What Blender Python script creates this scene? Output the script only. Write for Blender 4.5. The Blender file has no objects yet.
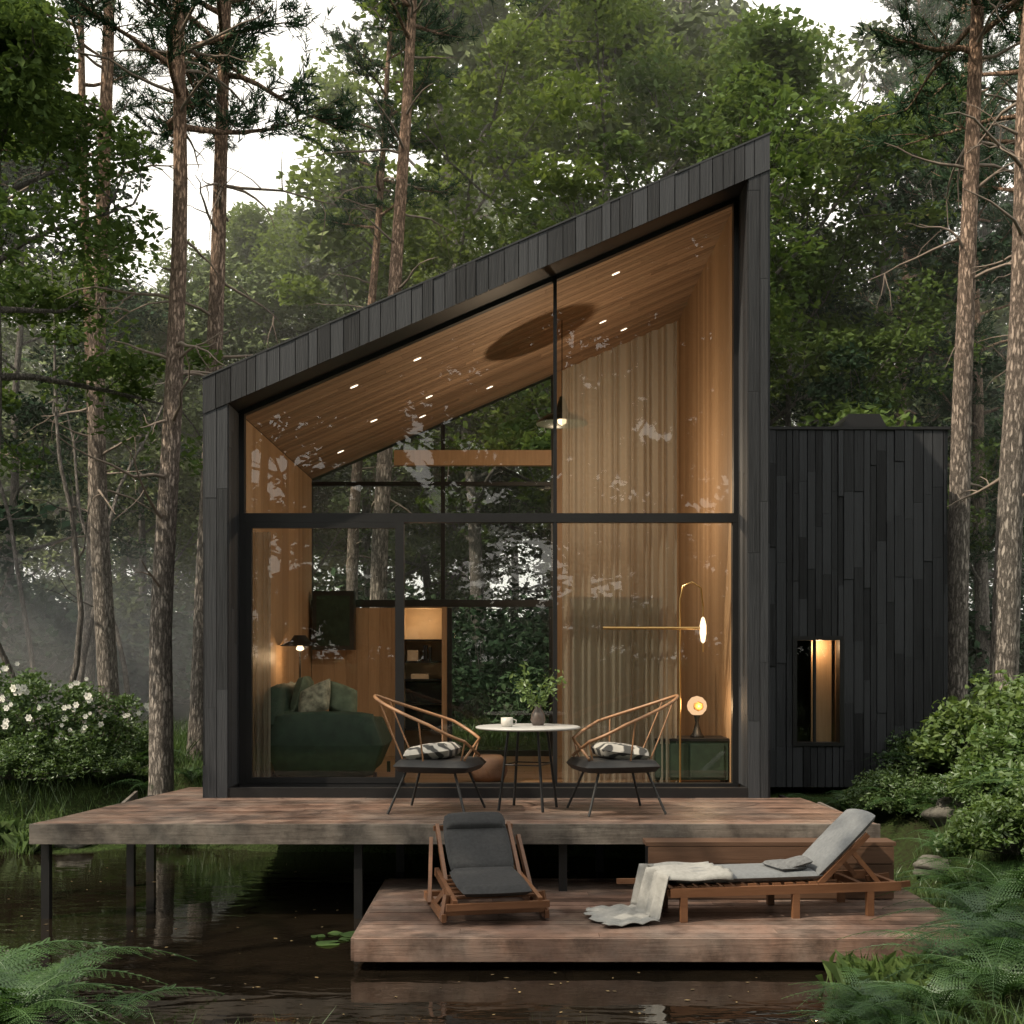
import bpy, math, random
import numpy as np
from mathutils import Vector, Matrix, noise as mnoise
random.seed(7)
R=np.random.RandomState(7)
EYE=1.38
def PX(px,d): return (px-512)*d/1200.0
def PZ(py,d): return EYE+(660-py)*d/1200.0
scene=bpy.context.scene
# ------------------------------------------------------------ mesh builder
class B:
    def __init__(s): s.v=[];s.n=0;s.l=[];s.t=[];s.m=[];s.s=[]
    def add(s,v,f,mat=0,smooth=False):
        v=np.asarray(v,dtype=np.float64).reshape(-1,3); f=np.asarray(f,dtype=np.int64)
        s.v.append(v); s.l.append((f+s.n).ravel()); s.t.append(np.full(len(f),f.shape[1]))
        s.m.append(np.full(len(f),mat)); s.s.append(np.full(len(f),smooth)); s.n+=len(v)
    def mesh(s,name,mats):
        v=np.concatenate(s.v); l=np.concatenate(s.l); t=np.concatenate(s.t)
        me=bpy.data.meshes.new(name)
        me.vertices.add(len(v)); me.vertices.foreach_set('co',v.ravel())
        me.loops.add(len(l)); me.loops.foreach_set('vertex_index',l.astype(np.int32))
        me.polygons.add(len(t)); st=np.concatenate([[0],np.cumsum(t)[:-1]])
        me.polygons.foreach_set('loop_start',st.astype(np.int32)); me.polygons.foreach_set('loop_total',t.astype(np.int32))
        for m in mats: me.materials.append(m)
        me.polygons.foreach_set('material_index',np.concatenate(s.m).astype(np.int32))
        me.polygons.foreach_set('use_smooth',np.concatenate(s.s).astype(bool))
        me.update(calc_edges=True); me.validate(); return me
    def obj(s,name,mats,parent=None):
        return inst(s.mesh(name,mats),name,parent=parent)
    def box(s,x0,x1,y0,y1,z0,z1,mat=0):
        v=[(x,y,z) for x in(x0,x1) for y in(y0,y1) for z in(z0,z1)]
        s.add(v,[(0,1,3,2),(4,6,7,5),(0,4,5,1),(2,3,7,6),(0,2,6,4),(1,5,7,3)],mat)
    def obox(s,c,ax,ay,az,mat=0):
        c=np.array(c,float);ax=np.array(ax,float)/2;ay=np.array(ay,float)/2;az=np.array(az,float)/2
        v=[c+i*ax+j*ay+k*az for i in(-1,1) for j in(-1,1) for k in(-1,1)]
        s.add(v,[(0,1,3,2),(4,6,7,5),(0,4,5,1),(2,3,7,6),(0,2,6,4),(1,5,7,3)],mat)
    def beam(s,p,q,w,h,mat=0,up=(0,0,1)):
        p=np.array(p,float);q=np.array(q,float);d=q-p;L=np.linalg.norm(d);d/=L
        u=np.cross(d,up); 
        if np.linalg.norm(u)<1e-4:u=np.array([1.,0,0])
        u/=np.linalg.norm(u);w2=np.cross(u,d)
        s.obox((p+q)/2,d*L,u*w,w2*h,mat)
    def tube(s,pts,rad,n=8,mat=0,cap=True,closed=False):
        P=np.array(pts,float);m=len(P);rad=np.broadcast_to(np.asarray(rad,float),(m,))
        T=np.gradient(P,axis=0)
        if closed: T=np.roll(P,-1,0)-np.roll(P,1,0)
        T/=np.maximum(np.linalg.norm(T,axis=1)[:,None],1e-9)
        a=np.array([0,0,1.]) if abs(T[0][2])<.9 else np.array([1.,0,0])
        u=np.cross(T[0],a);u/=np.linalg.norm(u);rows=[]
        th=np.arange(n)*2*np.pi/n
        for i in range(m):
            u=u-T[i]*np.dot(u,T[i]);u/=max(np.linalg.norm(u),1e-9);w=np.cross(T[i],u)
            rows.append(P[i]+rad[i]*(np.cos(th)[:,None]*u+np.sin(th)[:,None]*w))
        v=np.concatenate(rows);f=[]
        for i in range(m if closed else m-1):
            i2=(i+1)%m
            for j in range(n):
                k=(j+1)%n;f.append((i*n+j,i*n+k,i2*n+k,i2*n+j))
        s.add(v,f,mat,True)
        if cap and not closed:
            s.add(rows[0],[tuple(range(n))[::-1]],mat);s.add(rows[-1],[tuple(range(n))],mat)
    def lathe(s,c,prof,n=24,mat=0):
        th=np.arange(n)*2*np.pi/n;rows=[]
        for r,z in prof: rows.append(np.stack([c[0]+r*np.cos(th),c[1]+r*np.sin(th),np.full(n,c[2]+z)],1))
        v=np.concatenate(rows);f=[]
        for i in range(len(prof)-1):
            for j in range(n):
                k=(j+1)%n;f.append((i*n+j,i*n+k,(i+1)*n+k,(i+1)*n+j))
        s.add(v,f,mat,True)
    def pillow(s,c,ax,ay,az,mat=0,n=12,p=0.25):
        c=np.array(c,float);ax=np.array(ax,float);ay=np.array(ay,float);az=np.array(az,float)
        g=np.linspace(-1,1,n+1);U,V=np.meshgrid(g,g,indexing='ij')
        h=((1-U**4)*(1-V**4))**p
        k=1-0.06*(U*U*V*V)
        rng=R.normal(0,.02,U.shape)
        top=c+ (U*k)[...,None]*ax+(V*k)[...,None]*ay+((h+rng*h))[...,None]*az
        bot=c+ (U*k)[...,None]*ax+(V*k)[...,None]*ay-(h)[...,None]*az
        N=n+1;f=[(i*N+j,(i+1)*N+j,(i+1)*N+j+1,i*N+j+1) for i in range(n) for j in range(n)]
        s.add(top.reshape(-1,3),f,mat,True);s.add(bot.reshape(-1,3),[t[::-1] for t in f],mat,True)
def inst(me,name,loc=(0,0,0),rot=(0,0,0),sc=1,parent=None):
    o=bpy.data.objects.new(name,me);scene.collection.objects.link(o)
    o.location=loc;o.rotation_euler=rot;o.scale=(sc,sc,sc) if not hasattr(sc,'__len__') else sc
    if parent:o.parent=parent
    return o
def empty(name,loc=(0,0,0)):
    o=bpy.data.objects.new(name,None);scene.collection.objects.link(o);o.location=loc;o.empty_display_size=.2;return o
def boards(b,o,a,w,n,W,lo,hi,bw,th,gap=.004,seg=None,mat=0,jit=.003):
    o=np.array(o,float);a=np.array(a,float);w=np.array(w,float);n=np.array(n,float)
    lo_=lo if callable(lo) else (lambda t:lo); hi_=hi if callable(hi) else (lambda t:hi)
    t=0
    while t<W-1e-6:
        ww=bw*(R.uniform(.7,1.3) if jit>.0035 else 1);t1=min(t+ww,W);e0=t+gap/2;e1=t1-gap/2
        if e1-e0<.004: break
        l0,l1,h0,h1=lo_(e0),lo_(e1),hi_(e0),hi_(e1)
        cuts=[]
        if seg:
            c=min(l0,l1)+R.uniform(.3,1)*seg
            while c<max(h0,h1)-.15:
                if c>max(l0,l1)+.1 and c<min(h0,h1)-.1:cuts.append(c)
                c+=seg*R.uniform(.7,1.3)
        ends=[(l0,l1)]+[(c,c) for c in cuts]+[(h0,h1)]
        for i in range(len(ends)-1):
            g=.0015 if seg else 0
            A0,A1=ends[i];C0,C1=ends[i+1]
            if i>0:A0+=g;A1+=g
            if i<len(ends)-2:C0-=g;C1-=g
            z=th+R.uniform(0,jit)
            v=[]
            for zz in(0,z):
                for (aa,ee) in((A0,e0),(A1,e1),(C1,e1),(C0,e0)): v.append(o+a*aa+w*ee+n*zz)
            b.add(v,[(3,2,1,0),(4,5,6,7),(0,1,5,4),(1,2,6,5),(2,3,7,6),(3,0,4,7)],mat)
        t=t1
# ------------------------------------------------------------ materials
def newmat(name):
    m=bpy.data.materials.new(name);m.use_nodes=True;nt=m.node_tree;nt.nodes.clear()
    out=nt.nodes.new('ShaderNodeOutputMaterial');return m,nt,out
def N(nt,t,**k):
    n=nt.nodes.new(t)
    for a,v in k.items():
        if a in n.inputs.keys(): n.inputs[a].default_value=v
        else: setattr(n,a,v)
    return n
def ramp(nt,fac,stops):
    r=nt.nodes.new('ShaderNodeValToRGB');e=r.color_ramp.elements
    while len(e)<len(stops):e.new(.5)
    for i,(p,c) in enumerate(stops): e[i].position=p;e[i].color=(*c,1)
    nt.links.new(fac,r.inputs[0]);return r.outputs[0]
def simple(name,col,rough=.6,metal=0,bump=0,bscale=30,var=.25,spec=.5,island=False):
    m,nt,out=newmat(name);L=nt.links.new
    p=N(nt,'ShaderNodeBsdfPrincipled',Roughness=rough,Metallic=metal);p.inputs['Specular IOR Level'].default_value=spec
    tc=N(nt,'ShaderNodeTexCoord');no=N(nt,'ShaderNodeTexNoise',Scale=bscale*.3,Detail=5.0)
    L(tc.outputs['Object'],no.inputs['Vector'])
    a=tuple(c*(1-var) for c in col);b=tuple(min(1,c*(1+var)) for c in col)
    fac=no.outputs[0]
    if island:
        g=N(nt,'ShaderNodeNewGeometry');mx=N(nt,'ShaderNodeMath',operation='ADD');L(g.outputs['Random Per Island'],mx.inputs[0]);L(no.outputs[0],mx.inputs[1])
        mm=N(nt,'ShaderNodeMath',operation='MULTIPLY');mm.inputs[1].default_value=.55;L(mx.outputs[0],mm.inputs[0]);fac=mm.outputs[0]
    L(ramp(nt,fac,[(.25,a),(.75,b)]),p.inputs['Base Color'])
    if bump:
        n2=N(nt,'ShaderNodeTexNoise',Scale=float(bscale),Detail=4.0);L(tc.outputs['Object'],n2.inputs['Vector'])
        bp=N(nt,'ShaderNodeBump',Strength=bump,Distance=.01);L(n2.outputs[0],bp.inputs['Height']);L(bp.outputs[0],p.inputs['Normal'])
    L(p.outputs[0],out.inputs[0]);return m
def wood(name,c0,c1,rough=.55,axis=0,stretch=18,bump=.3,spec=.4,weather=None,isl=.55,wamt=.55):
    m,nt,out=newmat(name);L=nt.links.new
    p=N(nt,'ShaderNodeBsdfPrincipled');p.inputs['Specular IOR Level'].default_value=spec
    tc=N(nt,'ShaderNodeTexCoord');g=N(nt,'ShaderNodeNewGeometry')
    mp=N(nt,'ShaderNodeMapping');s=[stretch]*3;s[axis]=1.0;mp.inputs['Scale'].default_value=s
    off=N(nt,'ShaderNodeVectorMath',operation='SCALE');cb=N(nt,'ShaderNodeCombineXYZ')
    for i in range(3):L(g.outputs['Random Per Island'],cb.inputs[i])
    L(cb.outputs[0],off.inputs[0]);off.inputs['Scale'].default_value=37.0
    ad=N(nt,'ShaderNodeVectorMath',operation='ADD');L(tc.outputs['Object'],ad.inputs[0]);L(off.outputs[0],ad.inputs[1]);L(ad.outputs[0],mp.inputs[0])
    no=N(nt,'ShaderNodeTexNoise',Scale=2.2,Detail=7.0,Roughness=.62,Distortion=.6);L(mp.outputs[0],no.inputs['Vector'])
    f=N(nt,'ShaderNodeMath',operation='MULTIPLY_ADD');L(g.outputs['Random Per Island'],f.inputs[0]);f.inputs[1].default_value=isl
    f2=N(nt,'ShaderNodeMath',operation='MULTIPLY_ADD');L(no.outputs[0],f2.inputs[0]);f2.inputs[1].default_value=1.1;f2.inputs[2].default_value=-.32
    L(f2.outputs[0],f.inputs[2])
    col=ramp(nt,f.outputs[0],[(.05,c0),(.95,c1)])
    if weather:
        nb=N(nt,'ShaderNodeTexNoise',Scale=1.3,Detail=6.0,Roughness=.7);L(tc.outputs['Object'],nb.inputs['Vector'])
        wf=ramp(nt,nb.outputs[0],[(.42,(0,0,0)),(.66,(1,1,1))])
        mx=N(nt,'ShaderNodeMix',data_type='RGBA');L(col,mx.inputs[6]);mx.inputs[7].default_value=(*weather,1);
        mul=N(nt,'ShaderNodeMath',operation='MULTIPLY');L(wf,mul.inputs[0]);mul.inputs[1].default_value=wamt;L(mul.outputs[0],mx.inputs[0]);col=mx.outputs[2]
        ds=N(nt,'ShaderNodeTexNoise',Scale=3.1,Detail=8.0,Roughness=.75);L(tc.outputs['Object'],ds.inputs['Vector'])
        dm=N(nt,'ShaderNodeMix',data_type='RGBA',blend_type='MULTIPLY');dm.inputs[0].default_value=1;L(col,dm.inputs[6]);L(ramp(nt,ds.outputs[0],[(.36,(.42,)*3),(.56,(1,1,1))]),dm.inputs[7]);col=dm.outputs[2]
    L(col,p.inputs['Base Color'])
    r=N(nt,'ShaderNodeMath',operation='MULTIPLY_ADD');L(no.outputs[0],r.inputs[0]);r.inputs[1].default_value=.3;r.inputs[2].default_value=rough-.15;L(r.outputs[0],p.inputs['Roughness'])
    bp=N(nt,'ShaderNodeBump',Strength=bump,Distance=.008);L(no.outputs[0],bp.inputs['Height']);L(bp.outputs[0],p.inputs['Normal'])
    L(p.outputs[0],out.inputs[0]);return m
def leafmat(name,c0,c1,trans=.35,nscale=.35,gloss=True):
    m,nt,out=newmat(name);L=nt.links.new
    g=N(nt,'ShaderNodeNewGeometry');oi=N(nt,'ShaderNodeObjectInfo');tc=N(nt,'ShaderNodeTexCoord')
    no=N(nt,'ShaderNodeTexNoise',Scale=nscale,Detail=2.0);L(tc.outputs['Object'],no.inputs['Vector'])
    a=N(nt,'ShaderNodeMath',operation='MULTIPLY_ADD');L(g.outputs['Random Per Island'],a.inputs[0]);a.inputs[1].default_value=.4
    b=N(nt,'ShaderNodeMath',operation='MULTIPLY_ADD');L(oi.outputs['Random'],b.inputs[0]);b.inputs[1].default_value=.35
    c=N(nt,'ShaderNodeMath',operation='MULTIPLY_ADD');L(no.outputs[0],c.inputs[0]);c.inputs[1].default_value=.6;c.inputs[2].default_value=-.2
    L(c.outputs[0],b.inputs[2]);L(b.outputs[0],a.inputs[2])
    col=ramp(nt,a.outputs[0],[(.1,c0),(.9,c1)])
    d=N(nt,'ShaderNodeBsdfDiffuse');L(col,d.inputs[0])
    if not trans: L(d.outputs[0],out.inputs[0]);return m
    t=N(nt,'ShaderNodeBsdfTranslucent')
    tm=N(nt,'ShaderNodeMix',data_type='RGBA',blend_type='MULTIPLY');tm.inputs[0].default_value=1;L(col,tm.inputs[6]);tm.inputs[7].default_value=(1.4,1.4,.85,1);L(tm.outputs[2],t.inputs[0])
    mx=N(nt,'ShaderNodeMixShader');mx.inputs[0].default_value=trans;L(d.outputs[0],mx.inputs[1]);L(t.outputs[0],mx.inputs[2])
    if not gloss: L(mx.outputs[0],out.inputs[0]);return m
    gl=N(nt,'ShaderNodeBsdfGlossy',Roughness=.42);gl.inputs[0].default_value=(.8,.85,.9,1)
    m2=N(nt,'ShaderNodeMixShader');m2.inputs[0].default_value=.045;L(mx.outputs[0],m2.inputs[1]);L(gl.outputs[0],m2.inputs[2])
    L(m2.outputs[0],out.inputs[0]);return m
def barkmat(name,low,high,z0,z1,dark=.35):
    m,nt,out=newmat(name);L=nt.links.new
    p=N(nt,'ShaderNodeBsdfPrincipled',Roughness=.9);p.inputs['Specular IOR Level'].default_value=.15
    tc=N(nt,'ShaderNodeTexCoord');mp=N(nt,'ShaderNodeMapping');mp.inputs['Scale'].default_value=(13,13,3.0);L(tc.outputs['Object'],mp.inputs[0])
    v=N(nt,'ShaderNodeTexVoronoi',Scale=2.0,feature='DISTANCE_TO_EDGE');no=N(nt,'ShaderNodeTexNoise',Scale=2.5,Detail=7.0,Roughness=.7)
    L(mp.outputs[0],no.inputs['Vector'])
    wa=N(nt,'ShaderNodeVectorMath',operation='MULTIPLY_ADD');L(no.outputs['Color'],wa.inputs[0]);wa.inputs[1].default_value=(1.2,1.2,1.2);L(mp.outputs[0],wa.inputs[2]);L(wa.outputs[0],v.inputs['Vector'])
    sp=N(nt,'ShaderNodeSeparateXYZ');L(tc.outputs['Object'],sp.inputs[0])
    mr=N(nt,'ShaderNodeMapRange');mr.inputs['From Min'].default_value=z0;mr.inputs['From Max'].default_value=z1;L(sp.outputs[2],mr.inputs[0])
    c=N(nt,'ShaderNodeMix',data_type='RGBA');L(mr.outputs[0],c.inputs[0]);c.inputs[6].default_value=(*low,1);c.inputs[7].default_value=(*high,1)
    e=ramp(nt,v.outputs[0],[(0,(dark,)*3),(.22,(1,1,1))])
    m1=N(nt,'ShaderNodeMix',data_type='RGBA',blend_type='MULTIPLY');m1.inputs[0].default_value=1;L(c.outputs[2],m1.inputs[6]);L(e,m1.inputs[7])
    e2=ramp(nt,no.outputs[0],[(.3,(.55,)*3),(.7,(1.4,)*3)])
    m2=N(nt,'ShaderNodeMix',data_type='RGBA',blend_type='MULTIPLY');m2.inputs[0].default_value=1;L(m1.outputs[2],m2.inputs[6]);L(e2,m2.inputs[7])
    L(m2.outputs[2],p.inputs['Base Color'])
    bp=N(nt,'ShaderNodeBump',Strength=.9,Distance=.03);L(e,bp.inputs['Height']);L(bp.outputs[0],p.inputs['Normal'])
    L(p.outputs[0],out.inputs[0]);return m
def emis(name,col,s):
    m,nt,out=newmat(name);e=N(nt,'ShaderNodeEmission',Strength=s);e.inputs[0].default_value=(*col,1);nt.links.new(e.outputs[0],out.inputs[0]);return m
def glassmat(name,base=.07,tint=(.93,.95,.93)):
    m,nt,out=newmat(name);L=nt.links.new
    lw=N(nt,'ShaderNodeLayerWeight',Blend=.5)
    pw=N(nt,'ShaderNodeMath',operation='POWER');L(lw.outputs['Facing'],pw.inputs[0]);pw.inputs[1].default_value=4
    ml=N(nt,'ShaderNodeMath',operation='MULTIPLY_ADD');L(pw.outputs[0],ml.inputs[0]);ml.inputs[1].default_value=.85;ml.inputs[2].default_value=base
    t=N(nt,'ShaderNodeBsdfTransparent');t.inputs[0].default_value=(*tint,1);g=N(nt,'ShaderNodeBsdfGlossy',Roughness=.0)
    mx=N(nt,'ShaderNodeMixShader');L(ml.outputs[0],mx.inputs[0]);L(t.outputs[0],mx.inputs[1]);L(g.outputs[0],mx.inputs[2]);L(mx.outputs[0],out.inputs[0]);return m
def sheermat(name,col,tr):
    m,nt,out=newmat(name);L=nt.links.new
    d=N(nt,'ShaderNodeBsdfDiffuse');d.inputs[0].default_value=(*col,1);t=N(nt,'ShaderNodeBsdfTranslucent');t.inputs[0].default_value=(*col,1)
    a=N(nt,'ShaderNodeMixShader');a.inputs[0].default_value=.45;L(d.outputs[0],a.inputs[1]);L(t.outputs[0],a.inputs[2])
    tp=N(nt,'ShaderNodeBsdfTransparent');b=N(nt,'ShaderNodeMixShader');b.inputs[0].default_value=tr;L(a.outputs[0],b.inputs[1]);L(tp.outputs[0],b.inputs[2]);L(b.outputs[0],out.inputs[0]);return m
CHAR=wood('charred_timber',(.002,.0026,.004),(.036,.039,.045),rough=.62,axis=2,stretch=26,bump=1.0,spec=.35,isl=.95)
BLACK=simple('black_frame',(.009,.009,.010),rough=.45,var=.2,bump=.1,bscale=20)
DECK=wood('deck_timber',(.060,.036,.027),(.24,.15,.115),rough=.38,axis=0,stretch=16,bump=.7,weather=(.25,.215,.19),isl=.75)
FASC=wood('fascia_timber',(.08,.066,.056),(.22,.19,.165),rough=.7,axis=0,stretch=16,bump=.6,weather=(.24,.22,.195))
WALLW=wood('interior_wood',(.27,.165,.09),(.48,.32,.19),rough=.5,axis=2,stretch=14,bump=.1)
CEILW=wood('ceiling_wood',(.17,.112,.075),(.38,.26,.175),rough=.5,axis=0,stretch=14,bump=.15,isl=.7)
TEAK=wood('teak',(.09,.04,.02),(.20,.095,.048),rough=.45,axis=0,stretch=12,bump=.2)
RATTAN=simple('rattan',(.28,.145,.07),rough=.45,var=.25)
GLASS=glassmat('window_glass',.072,(.95,.96,.94))
GLASSB=glassmat('rear_glass',.035)
# ------------------------------------------------------------ world, sun, camera
S=Vector((-.64,-.34,.80)).normalized()
el=math.asin(S.z);az=math.atan2(S.x,S.y)
w=bpy.data.worlds.new('World');scene.world=w;w.use_nodes=True;nt=w.node_tree;bg=nt.nodes['Background']
sk=nt.nodes.new('ShaderNodeTexSky');sk.sky_type='NISHITA';sk.sun_disc=False;sk.sun_elevation=el;sk.sun_rotation=az
sk.air_density=1.2;sk.dust_density=5;sk.ozone_density=.6
tc=nt.nodes.new('ShaderNodeTexCoord');cn=nt.nodes.new('ShaderNodeTexNoise');cn.inputs['Scale'].default_value=2.2;cn.inputs['Detail'].default_value=3;nt.links.new(tc.outputs['Generated'],cn.inputs['Vector'])
cr_=nt.nodes.new('ShaderNodeMapRange');cr_.inputs['From Min'].default_value=.3;cr_.inputs['From Max'].default_value=.7;cr_.inputs['To Min'].default_value=.75;cr_.inputs['To Max'].default_value=.96;nt.links.new(cn.outputs[0],cr_.inputs[0])
mxs=nt.nodes.new('ShaderNodeMix');mxs.data_type='RGBA';nt.links.new(cr_.outputs[0],mxs.inputs[0]);nt.links.new(sk.outputs[0],mxs.inputs[6]);mxs.inputs[7].default_value=(13.8,13.3,12.0,1)
nt.links.new(mxs.outputs[2],bg.inputs[0]);bg.inputs[1].default_value=.15
sun=bpy.data.lights.new('sun','SUN');sun.energy=5.0;sun.angle=math.radians(.6);sun.color=(1,.86,.66)
so=bpy.data.objects.new('sun',sun);scene.collection.objects.link(so);so.rotation_euler=S.to_track_quat('Z','Y').to_euler()
cam=bpy.data.cameras.new('camera');cam.lens=1200*36/1024;cam.shift_y=(660-512)/1024;cam.clip_end=3000
co=bpy.data.objects.new('camera',cam);scene.collection.objects.link(co);co.location=(0,0,EYE);co.rotation_euler=(math.pi/2,0,0);scene.camera=co
scene.view_settings.view_transform='Standard';scene.view_settings.look='None';scene.view_settings.exposure=0
# ------------------------------------------------------------ terrain
WATER=-.81
POLY=np.array([(-14,9.0),(-6,7.8),(-3.3,7.4),(-2,6.5),(.9,6.3),(1.9,7.0),(2.5,7.9),(3.4,8.8),(3.7,11.2),(3.1,13),(-2,13.6),(-4.4,14.0),(-6,13.4),(-9,13.6),(-14,12.3)])
def pdist(x,y):
    x=np.asarray(x,float);y=np.asarray(y,float);d=np.full(x.shape,1e9);ins=np.zeros(x.shape,bool);n=len(POLY)
    for i in range(n):
        a=POLY[i];b=POLY[(i+1)%n];e=b-a;t=np.clip(((x-a[0])*e[0]+(y-a[1])*e[1])/(e@e),0,1)
        d=np.minimum(d,np.hypot(x-a[0]-t*e[0],y-a[1]-t*e[1]))
        c=((a[1]>y)!=(b[1]>y))&(x<(b[0]-a[0])*(y-a[1])/(b[1]-a[1]+1e-12)+a[0]);ins^=c
    return np.where(ins,-d,d)
def sstep(a,b,x): t=np.clip((x-a)/(b-a),0,1);return t*t*(3-2*t)
def ground(x,y):
    x=np.asarray(x,float);y=np.asarray(y,float)
    s=pdist(x,y)+.12*np.sin(3.1*x+1.7*y)+.09*np.sin(5.3*y-2.2*x)
    top=np.where(y<8,.1-.75*sstep(8.5,6.5,y),.12)
    h=np.where(s>0,WATER-.02+(top-WATER)*(sstep(-.1,1.7,s)),WATER-.03+.7*np.maximum(s,-1.2)*.8)
    h=h+np.where(s>.3,1,0)*(.05*np.sin(1.3*x+.4)*np.sin(1.1*y)+.03*np.sin(3.7*x+2*y)+.015*np.sin(9*x)*np.sin(8*y))
    h=h+.035*np.maximum(0,y-19)+.02*np.maximum(0,np.abs(x)-8)
    m=sstep(.0,.7,np.minimum(np.minimum(x+4.0,3.3-x),np.minimum(y-10.5,18-y)))
    return h*(1-m)+np.minimum(h,-.35)*m
def gz(x,y): return float(ground(np.array([x]),np.array([y]))[0])
def axisc(a,b,st,far):
    c=list(np.arange(a,b+1e-6,st));s=st;p=b
    while p<far: s*=1.25;p+=s;c.append(p)
    s=st;p=a;l=[]
    while p>-far: s*=1.25;p-=s;l.append(p)
    return np.array(l[::-1]+c)
xs=axisc(-15,12,.16,900);ys=axisc(3,24,.16,900)
X,Y=np.meshgrid(xs,ys,indexing='ij');Z=ground(X,Y);Z=np.minimum(Z,8+.0*Z)
nx,ny=len(xs),len(ys);I=np.arange(nx*ny).reshape(nx,ny)
f=np.stack([I[:-1,:-1],I[1:,:-1],I[1:,1:],I[:-1,1:]],-1).reshape(-1,4)
m,nt,out=newmat('forest_floor');L=nt.links.new
p=N(nt,'ShaderNodeBsdfPrincipled',Roughness=.95);p.inputs['Specular IOR Level'].default_value=.1
tc=N(nt,'ShaderNodeTexCoord');n1=N(nt,'ShaderNodeTexNoise',Scale=.8,Detail=8.0,Roughness=.7);n2=N(nt,'ShaderNodeTexNoise',Scale=24.0,Detail=5.0)
L(tc.outputs['Object'],n1.inputs['Vector']);L(tc.outputs['Object'],n2.inputs['Vector'])
ad=N(nt,'ShaderNodeMath',operation='MULTIPLY_ADD');L(n2.outputs[0],ad.inputs[0]);ad.inputs[1].default_value=.5;L(n1.outputs[0],ad.inputs[2])
L(ramp(nt,ad.outputs[0],[(.5,(.02,.016,.010)),(.72,(.028,.042,.014)),(.95,(.045,.075,.02))]),p.inputs['Base Color'])
bp=N(nt,'ShaderNodeBump',Strength=.8,Distance=.05);L(n2.outputs[0],bp.inputs['Height']);L(bp.outputs[0],p.inputs['Normal']);L(p.outputs[0],out.inputs[0])
b=B();b.add(np.stack([X,Y,Z],-1).reshape(-1,3),f,0,True);b.obj('ground',[m])
# water
m,nt,out=newmat('pond_water');L=nt.links.new
p=N(nt,'ShaderNodeBsdfPrincipled',Roughness=.01,IOR=1.55);p.inputs['Base Color'].default_value=(.010,.0075,.005,1);p.inputs['Specular IOR Level'].default_value=1.0
tc=N(nt,'ShaderNodeTexCoord');mp=N(nt,'ShaderNodeMapping');mp.inputs['Scale'].default_value=(1,2.6,1);L(tc.outputs['Object'],mp.inputs[0])
n1=N(nt,'ShaderNodeTexNoise',Scale=1.5,Detail=2.0,Distortion=.8);n2=N(nt,'ShaderNodeTexNoise',Scale=6.0,Detail=2.0)
L(mp.outputs[0],n1.inputs['Vector']);L(mp.outputs[0],n2.inputs['Vector'])
ad=N(nt,'ShaderNodeMath',operation='MULTIPLY_ADD');L(n2.outputs[0],ad.inputs[0]);ad.inputs[1].default_value=.16;L(n1.outputs[0],ad.inputs[2])
bp=N(nt,'ShaderNodeBump',Strength=.12,Distance=.05);L(ad.outputs[0],bp.inputs['Height']);L(bp.outputs[0],p.inputs['Normal']);L(p.outputs[0],out.inputs[0])
b=B();b.add([(-18,4,WATER),(7,4,WATER),(7,15.5,WATER),(-18,15.5,WATER)],[(0,1,2,3)]);b.obj('pond_water',[m])
# ------------------------------------------------------------ vegetation
def leaves(b,C,L_,W_,rng,mat,updir=.6):
    n=len(C);d=rng.normal(0,1,(n,3));d[:,2]*=.6;d/=np.linalg.norm(d,axis=1)[:,None]
    nn=rng.normal(0,1,(n,3))*(1-updir)+np.array([0,0,updir*1.2]);w=np.cross(d,nn);w/=np.maximum(np.linalg.norm(w,axis=1)[:,None],1e-6)
    s=rng.uniform(.6,1.35,n)[:,None]
    up=np.cross(w,d)
    v=np.stack([C-d*L_*s*.5,C+w*W_*s*.5+d*L_*s*.02-up*W_*s*.12,C+d*L_*s*.5,C-w*W_*s*.5+d*L_*s*.02-up*W_*s*.12],1).reshape(-1,3)
    f=np.arange(n*4).reshape(n,4);b.add(v,f,mat)
def bend(rng,p,d,L_,n,grav=0,jit=.12):
    p=np.array(p,float);d=np.array(d,float);d/=np.linalg.norm(d);pts=[p.copy()]
    for i in range(n):
        d=d+rng.normal(0,jit,3)+np.array([0,0,grav]);d/=np.linalg.norm(d);p=p+d*L_/n;pts.append(p.copy())
    return np.array(pts)
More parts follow.
